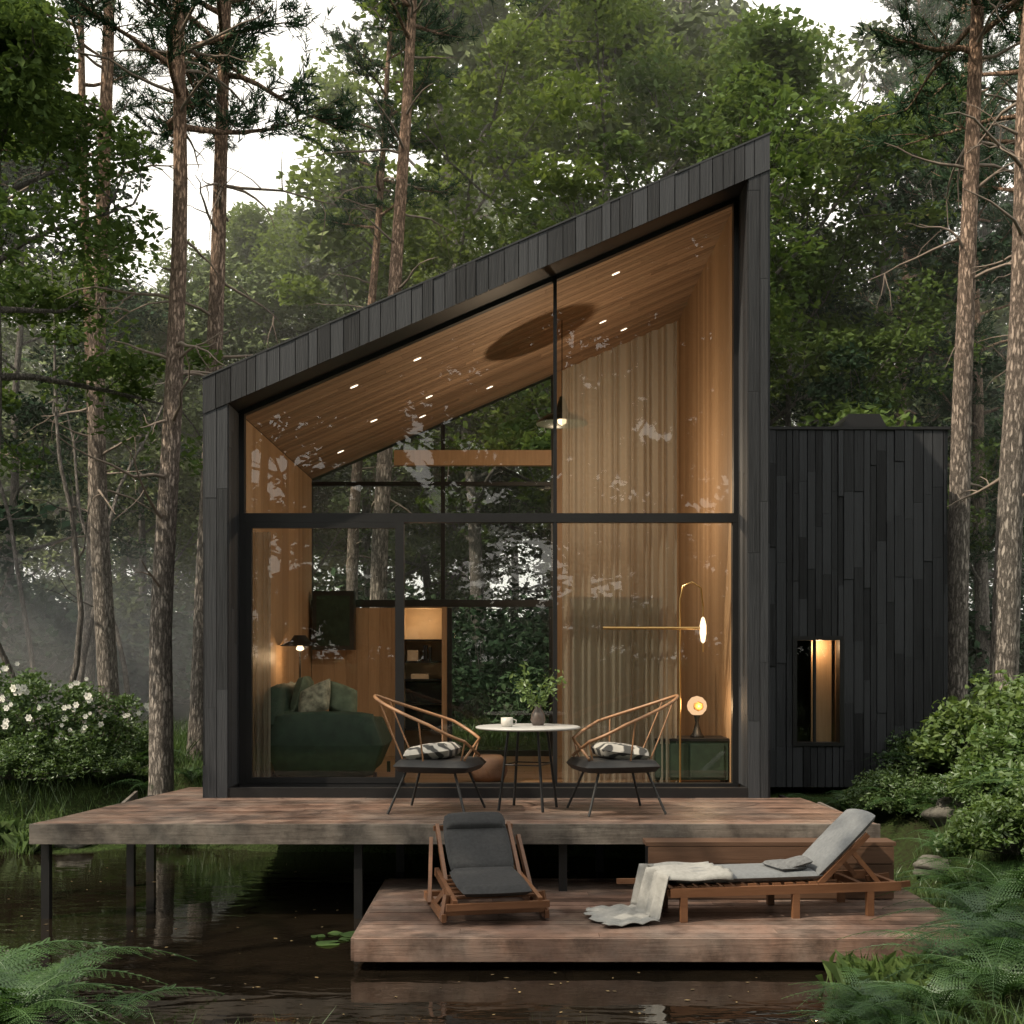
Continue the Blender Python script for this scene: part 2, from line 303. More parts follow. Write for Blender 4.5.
def decid(name,seed,h,cr,base,mats,leaf=(.16,.092),nl=170,nb=18,tr=.16,sub=7,rc=(.45,.9)):
    rng=np.random.RandomState(seed);b=B()
    tp=bend(rng,(0,0,-.3),(0,0,1),h*.92+.3,10,.03,.05);b.tube(tp,np.linspace(tr,.03,11),8,0)
    C=[]
    for i in range(nb):
        t=base+(1-base)*(i+.5)/nb;zi=t*10;k=min(int(zi),9);s=tp[k]+(tp[k+1]-tp[k])*(zi-k)
        a=i*2.4+rng.uniform(-.4,.4);u=(t-base)/(1-base);prof=(math.sin(math.pi*min(1,(u*.8+.22)))**.7)
        Lb=cr*prof*rng.uniform(.75,1.15);el=.25+.7*u
        pts=bend(rng,s,(math.cos(a)*math.cos(el),math.sin(a)*math.cos(el),math.sin(el)),Lb,5,.02,.13)
        b.tube(pts,np.linspace(tr*.38*(1-.6*u),.012,6),5,0,cap=False)
        for j in range(sub):
            q=.25+.75*(j+1)/sub;kk=min(int(q*5),4);ss=pts[kk]+(pts[kk+1]-pts[kk])*(q*5-kk)
            dd=pts[-1]-pts[0];dd/=np.linalg.norm(dd);dd=dd+rng.normal(0,.75,3)+np.array([0,0,.2])
            sp=bend(rng,ss,dd,Lb*.38*rng.uniform(.6,1.2),3,.0,.2);b.tube(sp,np.linspace(.018,.006,4),3,0,cap=False)
            C.append(sp[-1]); 
            if rng.rand()<.5:C.append(sp[1]+rng.normal(0,.25,3))
    C=np.array(C);allp=[]
    for c in C:
        r=rng.uniform(*rc);m_=int(nl*rng.uniform(.6,1.3));g=rng.normal(0,1,(m_,3));g/=np.linalg.norm(g,axis=1)[:,None]
        g*=(rng.rand(m_)**.45)[:,None]*r;g[:,2]*=.5;g[:,2]-=.18*(g[:,0]**2+g[:,1]**2)
        allp.append(c+g)
    leaves(b,np.concatenate(allp),leaf[0],leaf[1],rng,1)
    return b.mesh(name,mats)
def needles(b,P,D,rng,mat,n=15,L_=.17,W_=.018):
    m_=len(P);P=np.repeat(P,n,0);D=np.repeat(D,n,0);q=len(P)
    d=D*.8+rng.normal(0,.62,(q,3))+np.array([0,0,.15]);d/=np.linalg.norm(d,axis=1)[:,None]
    s=P+D*rng.uniform(-.12,.05,(q,1))
    w=np.cross(d,rng.normal(0,1,(q,3)));w/=np.maximum(np.linalg.norm(w,axis=1)[:,None],1e-6)
    l=L_*rng.uniform(.7,1.2,(q,1))
    v=np.stack([s-w*W_*.5,s+w*W_*.5,s+d*l],1).reshape(-1,3);b.add(v,np.arange(q*3).reshape(q,3),mat)
def pine(name,seed,h,cs,mats,tr=.165,nb=34,maxL=2.6,dead=14,den=1.0):
    rng=np.random.RandomState(seed);b=B();n=16
    tp=bend(rng,(0,0,-.4),(0,0,1),h+.4,n,.05,.017);tr_=np.linspace(tr,.03,n+1)*1.0;tr_[0]*=1.25
    b.tube(tp,tr_,12,0)
    def at(t):
        z=t*n;k=min(int(z),n-1);return tp[k]+(tp[k+1]-tp[k])*(z-k)
    for i in range(dead):
        t=rng.uniform(.22,cs+.1);a=rng.uniform(0,6.28);Lb=rng.uniform(.4,1.9);s=at(t)
        pts=bend(rng,s,(math.cos(a),math.sin(a),rng.uniform(-.1,.45)),Lb,6,-.06,.16);b.tube(pts,np.linspace(.026,.005,7),5,2,cap=False)
        for j in range(rng.randint(0,4)):
            q=pts[rng.randint(2,6)];sp=bend(rng,q,rng.normal(0,1,3)+np.array([math.cos(a),math.sin(a),-.2]),Lb*.4,4,-.05,.25);b.tube(sp,np.linspace(.010,.003,5),4,2,cap=False)
    P=[];D=[]
    for i in range(nb):
        u=(i+.5)/nb;t=cs+(1-cs)*u;a=i*2.4+rng.uniform(-.5,.5);Lb=maxL*(1-u*.75)*rng.uniform(.6,1.1)*(0.75 if u<.12 else 1)
        pts=bend(rng,at(t),(math.cos(a),math.sin(a),.1+.5*u),Lb,7,.015,.12);b.tube(pts,np.linspace(.045*(1-.5*u),.008,8),6,0,cap=False)
        for j in range(int(12*den)):
            q=rng.uniform(.35,1);k=min(int(q*7),6);s=pts[k]+(pts[k+1]-pts[k])*(q*7-k)
            dd=(pts[-1]-pts[0]);dd/=np.linalg.norm(dd);dd=dd*.6+rng.normal(0,.6,3)*np.array([1,1,.3])+np.array([0,0,.15])
            sp=bend(rng,s,dd,rng.uniform(.3,.75),3,.06,.15);b.tube(sp,np.linspace(.010,.004,4),3,0,cap=False)
            for k in range(1,4):
                for r in range(2):
                    d=sp[k]-sp[k-1];d/=np.linalg.norm(d);P.append(sp[k]+rng.normal(0,.07,3)*np.array([1,1,.6]));D.append(d+rng.normal(0,.3,3))
    needles(b,np.array(P),np.array(D),rng,1)
    return b.mesh(name,mats)
def shrub(name,seed,r,h,mats,leaf=(.08,.045),nc=60,nl=130,rc=(.14,.26),flowers=0):
    rng=np.random.RandomState(seed);b=B();A=[]
    for i in range(nc):
        a=rng.uniform(0,6.28);q=rng.rand()**.5;z=h*(1-q**2*.75)*rng.uniform(.35,1.05);c=np.array([math.cos(a)*q*r,math.sin(a)*q*r,z])
        b.tube(bend(rng,(c[0]*.15,c[1]*.15,0),c-np.array([c[0]*.15,c[1]*.15,0]),np.linalg.norm(c)*.95,4,0,.06),np.linspace(.012,.004,5),4,0,cap=False)
        m_=int(nl*rng.uniform(.6,1.3));g=rng.normal(0,1,(m_,3));g/=np.linalg.norm(g,axis=1)[:,None];g*=(rng.rand(m_)**.5)[:,None]*rng.uniform(*rc);A.append(c+g*np.array([1.2,1.2,.8]))
    A=np.concatenate(A);leaves(b,A,leaf[0],leaf[1],rng,1,.5)
    for q_ in range(flowers):
        a=rng.uniform(-2.8,-.3);q=rng.rand()**.5;z=h*(1.08-q**2*.6)*rng.uniform(.45,1.05)+.1
        c0=np.array([math.cos(a)*q*r*1.15,math.sin(a)*q*r*1.3-.2,z])
        for rep in range(rng.choice([1,1,2,3])):
            c=c0+rng.normal(0,.06,3)*(rep>0);sz=rng.uniform(.035,.066);tx=rng.normal(0,.5);
            for ring,(np_,rr,tilt) in enumerate([(6,1,.35),(5,.65,.8),(4,.35,1.2)]):
                for k in range(np_):
                    a=k*6.283/np_+ring*.5;d=np.array([math.cos(a)*math.cos(tilt)+tx*math.sin(tilt)*.6,-math.sin(tilt)*.6,math.sin(a)*math.cos(tilt)+math.sin(tilt)*.6]);w_=np.array([-math.sin(a),0,math.cos(a)])
                    e=sz*rr;b.add([c,c+d*e*.55-w_*e*.42,c+d*e,c+d*e*.55+w_*e*.42],[(0,1,2,3)],2)
    return b.mesh(name,mats)
def fern(name,seed,nf,L_,mats,np_=24,m_=7):
    rng=np.random.RandomState(seed);b=B()
    for i in range(nf):
        a=i*6.283/nf+rng.uniform(-.3,.3);l=L_*rng.uniform(.7,1.15);dr=np.array([math.cos(a),math.sin(a),0]);sd=np.array([-math.sin(a),math.cos(a),0])
        hh=rng.uniform(.75,1.25);sw=rng.uniform(-.25,.25)
        pos=lambda t:dr*l*(.30*t+.62*t*t)+sd*sw*l*t*t+np.array([0,0,l*(hh*t-.78*hh*t**2.2)])
        T=np.linspace(0,1,12);b.tube([pos(t) for t in T],np.linspace(.006,.0015,12)*L_*1.3,4,1,cap=False)
        V=[]
        for j in range(np_):
            t=.14+.85*j/(np_-1);c=pos(t);tg=pos(min(1,t+.02))-pos(t-.02);tg/=np.linalg.norm(tg)
            pl=l*.25*(1-t)**.75*min(1,(t-.06)*5)+.008
            for s_ in(-1,1):
                pd=sd*s_*.93+tg*.38-np.array([0,0,.16]);pd+=rng.normal(0,.06,3);pd/=np.linalg.norm(pd);qd=tg-pd*np.dot(tg,pd);qd/=np.linalg.norm(qd)
                for k in range(m_):
                    u=(k+.3)/m_;cc=c+pd*pl*u;wl=pl*.21*(1-u)**.7+.004
                    for s2 in(-1,1):
                        e=cc+(qd*s2*.9+pd*.45)*wl;V+= [cc-pd*pl*.012,cc+(qd*s2*.45+pd*.0)*wl-np.array([0,0,.002]),e,cc+pd*pl/m_*.62+qd*s2*wl*.35]
        V=np.array(V);b.add(V,np.arange(len(V)).reshape(-1,4),0)
    return b.mesh(name,mats)
BARK=barkmat('pine_bark',(.33,.295,.265),(.42,.28,.20),3,9)
BARK2=barkmat('grey_bark',(.22,.20,.185),(.24,.22,.20),2,9,.5)
DEAD=simple('dead_twig',(.20,.16,.13),rough=.9)
NEED=leafmat('pine_needles',(.026,.052,.032),(.062,.105,.055),0)
LF_A=leafmat('leaf_light',(.080,.120,.036),(.165,.215,.070),.38,gloss=False)
LF_B=leafmat('leaf_mid',(.048,.086,.030),(.11,.16,.056),.33,gloss=False)
LF_C=leafmat('leaf_dark',(.028,.058,.034),(.065,.105,.055),0)
LF_F=leafmat('leaf_haze_tint',(.12,.16,.072),(.215,.255,.12),0)  # aerial haze put into the leaf colour: paler, greyer green for farther trees
LF_S=leafmat('leaf_shrub',(.045,.09,.028),(.11,.17,.055),.3,nscale=2)
LF_Y=leafmat('leaf_fresh',(.07,.13,.035),(.16,.22,.07),.35,nscale=2)
FERNM=leafmat('fern_green',(.028,.072,.022),(.07,.135,.038),.3,nscale=2)
PETAL=simple('white_petal',(.8,.8,.74),rough=.7,var=.05)
dA=decid('deciduous_tree',1,15,4.6,.22,[BARK2,LF_A]);dB=decid('deciduous_tree',2,13,4.2,.2,[BARK2,LF_B])
dC=decid('deciduous_tree',3,16,4.4,.18,[BARK2,LF_C])
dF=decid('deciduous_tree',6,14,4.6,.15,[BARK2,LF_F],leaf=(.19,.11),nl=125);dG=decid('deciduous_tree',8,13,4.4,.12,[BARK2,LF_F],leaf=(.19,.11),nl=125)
dN=decid('deciduous_tree',5,11,2.6,.5,[BARK2,LF_B],leaf=(.12,.07),nl=150,rc=(.35,.65))
dDapple=decid('deciduous_tree',9,13,3.4,.5,[BARK2,LF_B],leaf=(.20,.12),nl=22,nb=14,sub=5,rc=(.35,.6))
dR=decid('deciduous_tree',10,14,4.6,.10,[BARK2,LF_C],leaf=(.34,.2),nl=70)
pA=pine('pine_tree',11,16,.58,[BARK,NEED,DEAD]);pB=pine('pine_tree',12,15,.60,[BARK,NEED,DEAD],dead=24);pC=pine('pine_tree',13,17,.5,[BARK,NEED,DEAD],nb=40,maxL=3.0)
pE=pine('pine_tree',17,19,.62,[BARK,NEED,DEAD],nb=26,maxL=2.2,dead=22)
pD=pine('pine_tree',14,18,.16,[BARK,NEED,DEAD],nb=60,maxL=3.0,dead=2)
uS=shrub('understory',21,2.2,2.6,[BARK2,LF_C],leaf=(.17,.10),nc=70,nl=70,rc=(.3,.55))
def T(me,name,px,d,sc=1,rz=None,parent=None,x=None):
    xx=PX(px,d) if x is None else x
    return inst(me,name,(xx,d,gz(xx,d)),(0,0,random.uniform(0,6.28) if rz is None else rz),sc,parent)
def lean_obj(me,name,px0,d,px1,py1,sc=1,rz=0):
    x0=PX(px0,d);z0=gz(x0,d);x1=PX(px1,d);z1=PZ(py1,d);a=math.atan2(x1-x0,z1-z0)
    o=inst(me,name,(x0,d,z0),(0,0,0),sc);o.rotation_mode='QUATERNION'
    o.rotation_quaternion=(Matrix.Rotation(a,3,'Y')@Matrix.Rotation(rz,3,'Z')).to_quaternion();return o
lean_obj(pB,'pine_tree',160,14.6,174,0,.95,0.3)
lean_obj(pA,'pine_tree',199,16.2,222,0,.95,2)
lean_obj(pE,'pine_tree',112,18.5,88,0,1.0,4)
lean_obj(pE,'pine_tree',84,21,104,0,.85,1)
lean_obj(pE,'pine_tree',376,20,402,60,1.0,5)
lean_obj(pE,'pine_tree',350,23,372,60,.8,3.3)
lean_obj(pA,'pine_tree',957,15.2,960,0,.98,3.5)
lean_obj(pB,'pine_tree',1000,13.6,1026,0,1.02,1.2)
lean_obj(pC,'pine_tree',1060,18,1050,0,1,2.2)
lean_obj(pC,'pine_tree',-10,18,-20,0,1,2.9)
T(dN,'deciduous_tree',-25,14.5,.9)
# sparse trees added on the left bank, out of view, to dapple the sunlight
inst(dDapple,'deciduous_tree',(-8.8,5.6,0),(0,0,1.0),1.0);inst(dDapple,'deciduous_tree',(-7.0,3.2,0),(0,0,3.4),1.05)
for k,(px,d,h) in enumerate([(28,18,6.5),(62,17.5,7.5),(75,19.5,8),(128,20,7),(45,21,8)]):
    rr=np.random.RandomState(50+k);b=B();pts=bend(rr,(0,0,-.2),(rr.uniform(-.2,.2),0,1),h,10,.02,.11);b.tube(pts,np.linspace(.055,.012,11),7,0)
    for j in range(9):
        q=pts[rr.randint(3,10)];sp=bend(rr,q,(rr.normal(),rr.normal(),.5),rr.uniform(.5,1.5),5,-.02,.18);b.tube(sp,np.linspace(.014,.003,6),4,0,cap=False)
    x=PX(px,d);o=b.obj('bare_sapling',[BARK2]);o.location=(x,d,gz(x,d))
# mid row
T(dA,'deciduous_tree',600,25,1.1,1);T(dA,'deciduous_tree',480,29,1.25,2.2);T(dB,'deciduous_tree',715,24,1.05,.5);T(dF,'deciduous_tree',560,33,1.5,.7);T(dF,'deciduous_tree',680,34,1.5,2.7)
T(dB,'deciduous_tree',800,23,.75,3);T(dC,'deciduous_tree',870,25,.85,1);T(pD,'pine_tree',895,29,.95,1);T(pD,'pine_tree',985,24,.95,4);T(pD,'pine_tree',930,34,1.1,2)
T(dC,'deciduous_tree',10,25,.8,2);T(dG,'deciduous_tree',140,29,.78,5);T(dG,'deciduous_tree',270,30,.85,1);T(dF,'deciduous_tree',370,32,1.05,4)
far=empty('distant_trees')
rng=random.Random(5)
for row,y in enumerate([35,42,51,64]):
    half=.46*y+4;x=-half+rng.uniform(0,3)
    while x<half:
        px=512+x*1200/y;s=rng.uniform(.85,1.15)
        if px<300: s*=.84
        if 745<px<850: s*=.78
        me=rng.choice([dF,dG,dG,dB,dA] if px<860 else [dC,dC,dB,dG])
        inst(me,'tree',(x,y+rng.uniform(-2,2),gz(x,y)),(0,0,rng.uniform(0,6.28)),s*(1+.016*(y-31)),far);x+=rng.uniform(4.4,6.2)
for k in range(8): inst(dR,'tree',(-15.5+k*4.4+rng.uniform(-.7,.7),-9+rng.uniform(-1.5,1.5),0),(0,0,rng.uniform(0,6.28)),rng.uniform(.95,1.1),far)
for k in range(8): inst(dR,'tree',(-17.5+k*5.0+rng.uniform(-.7,.7),-14+rng.uniform(-1.5,1.5),0),(0,0,rng.uniform(0,6.28)),rng.uniform(1.25,1.45),far)
for (x,y) in((15,16),(16,9),(15,2),(17,-4),(-13,21)): inst(dR,'tree',(x,y,gz(x,y)),(0,0,rng.uniform(0,6.28)),.85,far)
und=empty('understory_shrubs')
for k in range(40):
    y=rng.uniform(20,35);x=rng.uniform(-.48*y-1,.48*y+1)
    inst(uS,'understory',(x,y,gz(x,y)-.1),(0,0,rng.uniform(0,6.28)),rng.uniform(.6,1.25),und)
for k in range(9): inst(uS,'understory',(-14+k*3.5,-5.5+rng.uniform(-1,1),-.3),(0,0,rng.uniform(0,6.28)),rng.uniform(.8,1.2),und)
# humid air: even haze through the forest behind the house, thicker mist pool at the left
m,nt,out=newmat('forest_haze');vs=N(nt,'ShaderNodeVolumeScatter',Density=.0075,Anisotropy=.25);vs.inputs[0].default_value=(.96,.96,.92,1);nt.links.new(vs.outputs[0],out.inputs[1])
b=B();b.box(-60,60,19.5,95,-6,34);b.obj('forest_haze',[m])
m,nt,out=newmat('mist');vs=N(nt,'ShaderNodeVolumeScatter',Anisotropy=.2);vs.inputs[0].default_value=(.93,.96,1,1)
tc=N(nt,'ShaderNodeTexCoord');ln=N(nt,'ShaderNodeVectorMath',operation='LENGTH');nt.links.new(tc.outputs['Object'],ln.inputs[0])
mr=N(nt,'ShaderNodeMapRange',interpolation_type='SMOOTHSTEP');mr.inputs['From Min'].default_value=1.0;mr.inputs['From Max'].default_value=.15;mr.inputs['To Min'].default_value=0;mr.inputs['To Max'].default_value=.11
nt.links.new(ln.outputs['Value'],mr.inputs[0]);nt.links.new(mr.outputs[0],vs.inputs['Density']);nt.links.new(vs.outputs[0],out.inputs[1])
b=B();n1=20;V=[(math.sin(math.pi*i/n1)*math.cos(2*math.pi*j/n1),math.sin(math.pi*i/n1)*math.sin(2*math.pi*j/n1),math.cos(math.pi*i/n1)) for i in range(n1+1) for j in range(n1)]
b.add(V,[(i*n1+j,(i+1)*n1+j,(i+1)*n1+(j+1)%n1,i*n1+(j+1)%n1) for i in range(n1) for j in range(n1)],0,True)
o=b.obj('mist_bank',[m]);o.location=(-7.8,21.5,.9);o.scale=(5.5,4.0,3.4)
# ------------------------------------------------------------ decks
b=B()
def ul(t): return -4.04+ (t/2.9)*.55
def ur(t): return 3.08-(t/2.9)*.3
boards(b,(0,10.1,-.035),(1,0,0),(0,1,0),(0,0,1),1.9,ul,ur,.14,.035,.009,2.6,0,.003)
boards(b,(0,12.0,-.035),(1,0,0),(0,1,0),(0,0,1),1.0,lambda t:ul(t+1.9),lambda t:-3.10,.14,.035,.009,None,0,.003)
b.box(-4.05,3.09,10.065,10.098,-.165,.002,1)
b.obox((-3.78,11.5,-.1),(-.53,2.84,0),(.03,.006,0),(0,0,.14),1)
b.box(3.055,3.085,10.1,12.0,-.165,-.04,1)
for y in(10.25,11.0,11.8): b.box(-3.9,3.0,y,y+.06,-.17,-.04,2)
for x in np.arange(-3.8,3,.6): b.box(x,x+.045,10.11,12.6,-.16,-.037,2)
for px in(45,130,358,563,760):
    d=10.16 if px!=130 else 11.6;x=PX(px,d);b.box(x-.035,x+.035,d,d+.07,-1.7,-.166,2)
for px in(150,400,600):
    x=PX(px,12.4);b.box(x-.04,x+.04,12.4,12.48,-1.7,-.17,2)
b.obj('timber_deck',[DECK,FASC,BLACK])
b=B();LD=-.58;LY0=8.46;LX0=PX(355,8.46);LX1=3.36
boards(b,(0,LY0,LD-.035),(1,0,0),(0,1,0),(0,0,1),2.3,lambda t:LX0,lambda t:LX1,.14,.035,.009,2.4,0,.003)
b.box(LX0-.002,LX1,LY0-.032,LY0-.002,LD-.16,LD+.001,1);b.box(LX0-.03,LX0-.003,LY0,10.75,LD-.16,LD-.004,1)
for x in np.arange(LX0+.1,3.3,.7): b.box(x,x+.05,LY0,10.7,LD-.14,LD-.037,2);b.box(x,x+.07,LY0+.45,LY0+.52,-1.7,LD-.141,2)
b.obj('lower_timber_deck',[DECK,DECK,BLACK])
b=B();x0=PX(647,9.9);x1=PX(890,9.9)
boards(b,(0,9.80,-.14),(1,0,0),(0,1,0),(0,0,1),.25,x0-.02,x1+.02,.12,.03,.005,None,0,.002)
for k in range(3): boards(b,(0,9.82,LD+.01+k*.143),(1,0,0),(0,0,1),(0,-1,0),.14,x0,x1,.14,.02,.004,None,0,.003)
b.box(x0,x1,9.825,10.04,LD+.005,-.142,1)
b.obj('timber_step',[wood('step_timber',(.055,.03,.018),(.13,.072,.045),axis=0),BLACK])
# ------------------------------------------------------------ house
house=empty('black_timber_house',(0,14,0))
def hp(b,name,mats):
    o=b.obj(name,mats);o.parent=house;o.location=(0,-14,0);return o
SL=.4316;outer=lambda x:4.2+(x+3.07)*SL
TH=.34
Yf,Yg,Yb=12.0,12.52,17.0
b=B()
def prism(b,pts,y0,y1,mat=0):
    n=len(pts);v=[(x,y0,z) for x,z in pts]+[(x,y1,z) for x,z in pts]
    b.add(v,[tuple(range(n)),tuple(range(2*n-1,n-1,-1))],mat)
    b.add(v,[(i,i+n,(i+1)%n+n,(i+1)%n) for i in range(n)],mat)
prism(b,[(-3.07,-.3),(-2.85,-.3),(-2.85,outer(-2.85)-TH),(-3.07,outer(-3.07)-TH)],Yf,Yb+.2)
prism(b,[(2.37,-.3),(2.56,-.3),(2.56,outer(2.56)-TH),(2.37,outer(2.37)-TH)],Yf,Yb+.2)
prism(b,[(-3.08,outer(-3.08)-TH),(2.57,outer(2.57)-TH),(2.57,outer(2.57)-.02),(-3.08,outer(-3.08)-.02)],Yf-.004,Yb+.25)
b.box(-2.85,2.37,Yf+.002,Yb+.2,-.25,-.002)
b.box(-2.85,2.37,Yf-.01,Yf+.10,-.25,.10)
hp(b,'structure',[BLACK])
b=B()
boards(b,(-3.07,Yf,0),(0,0,1),(1,0,0),(0,-1,0),.23,-.05,lambda t:outer(-3.07+t)-TH,.115,.02,.006,1.9,0,.004)
boards(b,(2.36,Yf,0),(0,0,1),(1,0,0),(0,-1,0),.20,-.05,lambda t:outer(2.36+t)-TH,.1,.02,.006,1.9,0,.004)
boards(b,(-3.09,Yf-.006,0),(0,0,1),(1,0,0),(0,-1,0),5.67,lambda t:outer(-3.09+t)-TH-.02,lambda t:outer(-3.09+t)-.005,.125,.024,.008,None,0,.009)
boards(b,(-3.07,Yf,0),(0,0,1),(0,1,0),(-1,0,0),5.2,-.3,4.2-TH,.13,.02,.006,1.9,0,.004)
boards(b,(2.56,Yf,0),(0,0,1),(0,1,0),(1,0,0),5.2,-.3,outer(2.56)-TH,.13,.02,.006,1.9,0,.004)
hp(b,'charred_cladding',[CHAR])
b=B()
b.beam((-3.092,Yf-.01,outer(-3.092)+.003),(2.582,Yf-.01,outer(2.582)+.003),.06,.016);b.beam((-3.09,14.62,outer(-3.09)+.002),(2.58,14.62,outer(2.58)+.002),5.15,.014)
hp(b,'roof_edge',[simple('roof_metal',(.03,.032,.034),rough=.5,metal=.2)])
b=B()
boards(b,(-2.848,Yf,0),(0,0,1),(0,1,0),(1,0,0),.5,0.101,outer(-2.85)-TH-.02,.125,.012,.004,2,0,.003)
boards(b,(2.368,Yf,0),(0,0,1),(0,1,0),(-1,0,0),.5,0.101,outer(2.36)-TH-.02,.125,.012,.004,2,0,.003)
hp(b,'reveal',[CHAR])
g=Yg;ZT=PZ(518,g);XM=PX(555,g)
xl,xr=-2.835,2.355
ct=lambda x:outer(x)-TH
b=B()
b.box(xl,xr,g-.05,g+.05,ZT-.05,ZT+.045)
b.box(XM-.018,XM+.018,g-.045,g+.045,ZT+.045,ct(XM)-.01)
b.box(xl,xl+.07,g-.048,g+.048,.10,ZT-.05);b.box(xr-.06,xr,g-.048,g+.048,.10,ZT-.05)
b.box(xl,xl+.05,g-.048,g+.048,ZT+.045,ct(xl)-.005);b.box(xr-.05,xr,g-.048,g+.048,ZT+.045,ct(xr)-.03)
b.box(xl,xr,g-.05,g+.05,.0,.098)
b.beam((xl,g,ct(xl)-.02),(xr,g,ct(xr)-.02),.09,.05)
x4=PX(400,g);b.box(x4-.045,x4+.045,g-.06,g+.03,.098,ZT-.05)
b.box(xl+.07,x4-.045,g-.055,g+.0,ZT-.11,ZT-.052);b.box(xl+.07,x4-.045,g-.055,g+.0,.10,.16);b.box(xl+.071,xl+.13,g-.055,g+.0,.16,ZT-.11)
b.box(XM-.022,XM+.022,g-.047,g+.047,.098,ZT-.05)
hp(b,'window_frames',[BLACK])
b=B()
def pane(b,x0,x1,y,z0,z1a,z1b): b.add([(x0,y,z0),(x1,y,z0),(x1,y,z1b),(x0,y,z1a)],[(0,1,2,3)])
pane(b,xl,XM,g+.01,ZT,ct(xl)-.02,ct(XM)-.02);pane(b,XM,xr,g+.012,ZT,ct(XM)-.02,ct(xr)-.02)
pane(b,xl,x4,g-.03,.05,ZT,ZT);pane(b,x4,XM,g+.01,.05,ZT,ZT);pane(b,XM,xr,g+.012,.05,ZT,ZT)
hp(b,'front_glass',[GLASS])
b=B()
boards(b,(-2.85,g+.06,0),(0,0,1),(0,1,0),(1,0,0),Yb-g-.06,.01,ct(-2.85)-.01,.14,.012,.003,None,0,.001)
boards(b,(2.37,g+.06,0),(0,0,1),(0,1,0),(-1,0,0),Yb-g-.06,.01,ct(2.37)-.01,.14,.012,.003,None,0,.001)
sx=1/math.hypot(1,SL);ax=np.array([sx,0,SL*sx]);nn=np.array([SL*sx,0,-sx])
Ls=(2.355+2.835)/sx
boards(b,(-2.835,g+.055,ct(-2.835)-.001),ax,(0,1,0),nn,Yb-g-.05,.0,Ls,.11,.012,.007,2.6,1,.002)
boards(b,(-2.83,g+.06,-.0),(1,0,0),(0,1,0),(0,0,1),Yb-g-.06,0,5.18,.14,.02,.003,1.8,2,.001)
FLOORW=wood('floor_wood',(.13,.07,.035),(.24,.14,.075),rough=.4,axis=0,stretch=14,bump=.1)
sb=1200/17.0
bx=lambda px:(px-512)/sb
bz=lambda py:EYE+(660-py)/sb
boards(b,(bx(556),Yb,0),(0,0,1),(1,0,0),(0,-1,0),2.36-bx(556),.02,lambda t:ct(bx(556)+t)-.01,.13,.015,.003,None,0,.001)
b.box(bx(556),2.37,Yb,Yb+.15,0,4.5)
hp(b,'interior_lining',[WALLW,CEILW,FLOORW])
b=B()
b.box(bx(556)-.0,2.37,Yb+.152,Yb+.18,-.2,4.5,0)
boards(b,(-2.83,Yb-.02,0),(0,0,1),(1,0,0),(0,-1,0),bx(396)+2.83,.02,bz(608),.16,.015,.003,None,1,.001)
b.box(-2.83,bx(396),Yb-.018,Yb+.1,.0,bz(608),0)
b.box(-2.84,bx(556),Yb-.05,Yb+.06,bz(607),bz(600),0)
b.box(bx(397),bx(403),Yb-.05,Yb+.06,0,bz(608),0);b.box(bx(442),bx(447),Yb-.06,Yb+.08,0,bz(607)-.002,1)
b.box(bx(447.5),bx(452),Yb-.05,Yb+.06,0,bz(608),0);b.box(bx(549),bx(556),Yb-.05,Yb+.06,0,bz(608),0);b.box(bx(452),bx(549),Yb-.05,Yb+.06,0,.1,0)
b.box(bx(441),bx(445),Yb-.03,Yb+.05,bz(599.5),ct(bx(443))-.02,0);b.box(bx(551),bx(556),Yb-.03,Yb+.05,bz(599.5),ct(bx(553))-.02,0)
b.box(bx(308),bx(311)-.005,Yb-.03,Yb+.05,bz(599.5),ct(bx(310))-.02,0)
b.box(bx(395),bx(551),Yb-.16,Yb-.055,bz(467),bz(452),1)
b.box(-2.83,bx(551),Yb-.032,Yb+.045,bz(486),bz(482),0)
hp(b,'rear_wall',[BLACK,WALLW])
b=B();pane(b,-2.84,bx(551),Yb+.02,bz(600),ct(-2.84)-.02,ct(bx(551))-.02);pane(b,bx(452),bx(549),Yb+.02,.1,bz(608),bz(608));hp(b,'rear_glass',[GLASSB])
CREAM=simple('cream_panel',(.62,.50,.36),rough=.7,var=.05)
b=B();xa,xb=bx(403),bx(442)
b.box(xa,xb,Yb+.5,Yb+.52,0,bz(608),0);b.box(xa-.02,xa,Yb+.1,Yb+.5,0,bz(608),0);b.box(xb,xb+.02,Yb+.1,Yb+.5,0,bz(608),0);b.box(xa,xb,Yb+.06,Yb+.5,bz(608),bz(608)+.02,0)
for py in(640,662,680,704,730): b.box(xa+.002,xb-.002,Yb+.1,Yb+.49,bz(py)-.012,bz(py)+.012,1)
b.box(xa+.002,xb-.002,Yb+.34,Yb+.40,bz(703),bz(682),1);b.box(xa+.002,xb-.002,Yb+.30,Yb+.40,bz(729),bz(706),1)
b.box(xa+.05,xa+.2,Yb+.15,Yb+.3,bz(662)+.016,bz(650),0);b.box(xa+.28,xa+.33,Yb+.15,Yb+.3,bz(662)+.013,bz(645),1);b.box(xa+.35,xa+.39,Yb+.15,Yb+.3,bz(662)+.013,bz(647),1);b.box(xa+.1,xa+.35,Yb+.15,Yb+.3,bz(680)+.013,bz(674),0)
hp(b,'shelf_niche',[CREAM,BLACK])
def lamp(name,loc,e,col=(1,.66,.36),r=.06,parent=None):
    l=bpy.data.lights.new(name,'POINT');l.energy=e;l.color=col;l.shadow_soft_size=r
    o=bpy.data.objects.new(name,l);scene.collection.objects.link(o);o.location=loc
    if parent:o.parent=parent;o.location=Vector(loc)-parent.location
    return o
lamp('niche_light',((xa+xb)/2,Yb+.12,bz(622)),3.6,parent=house,r=.04)
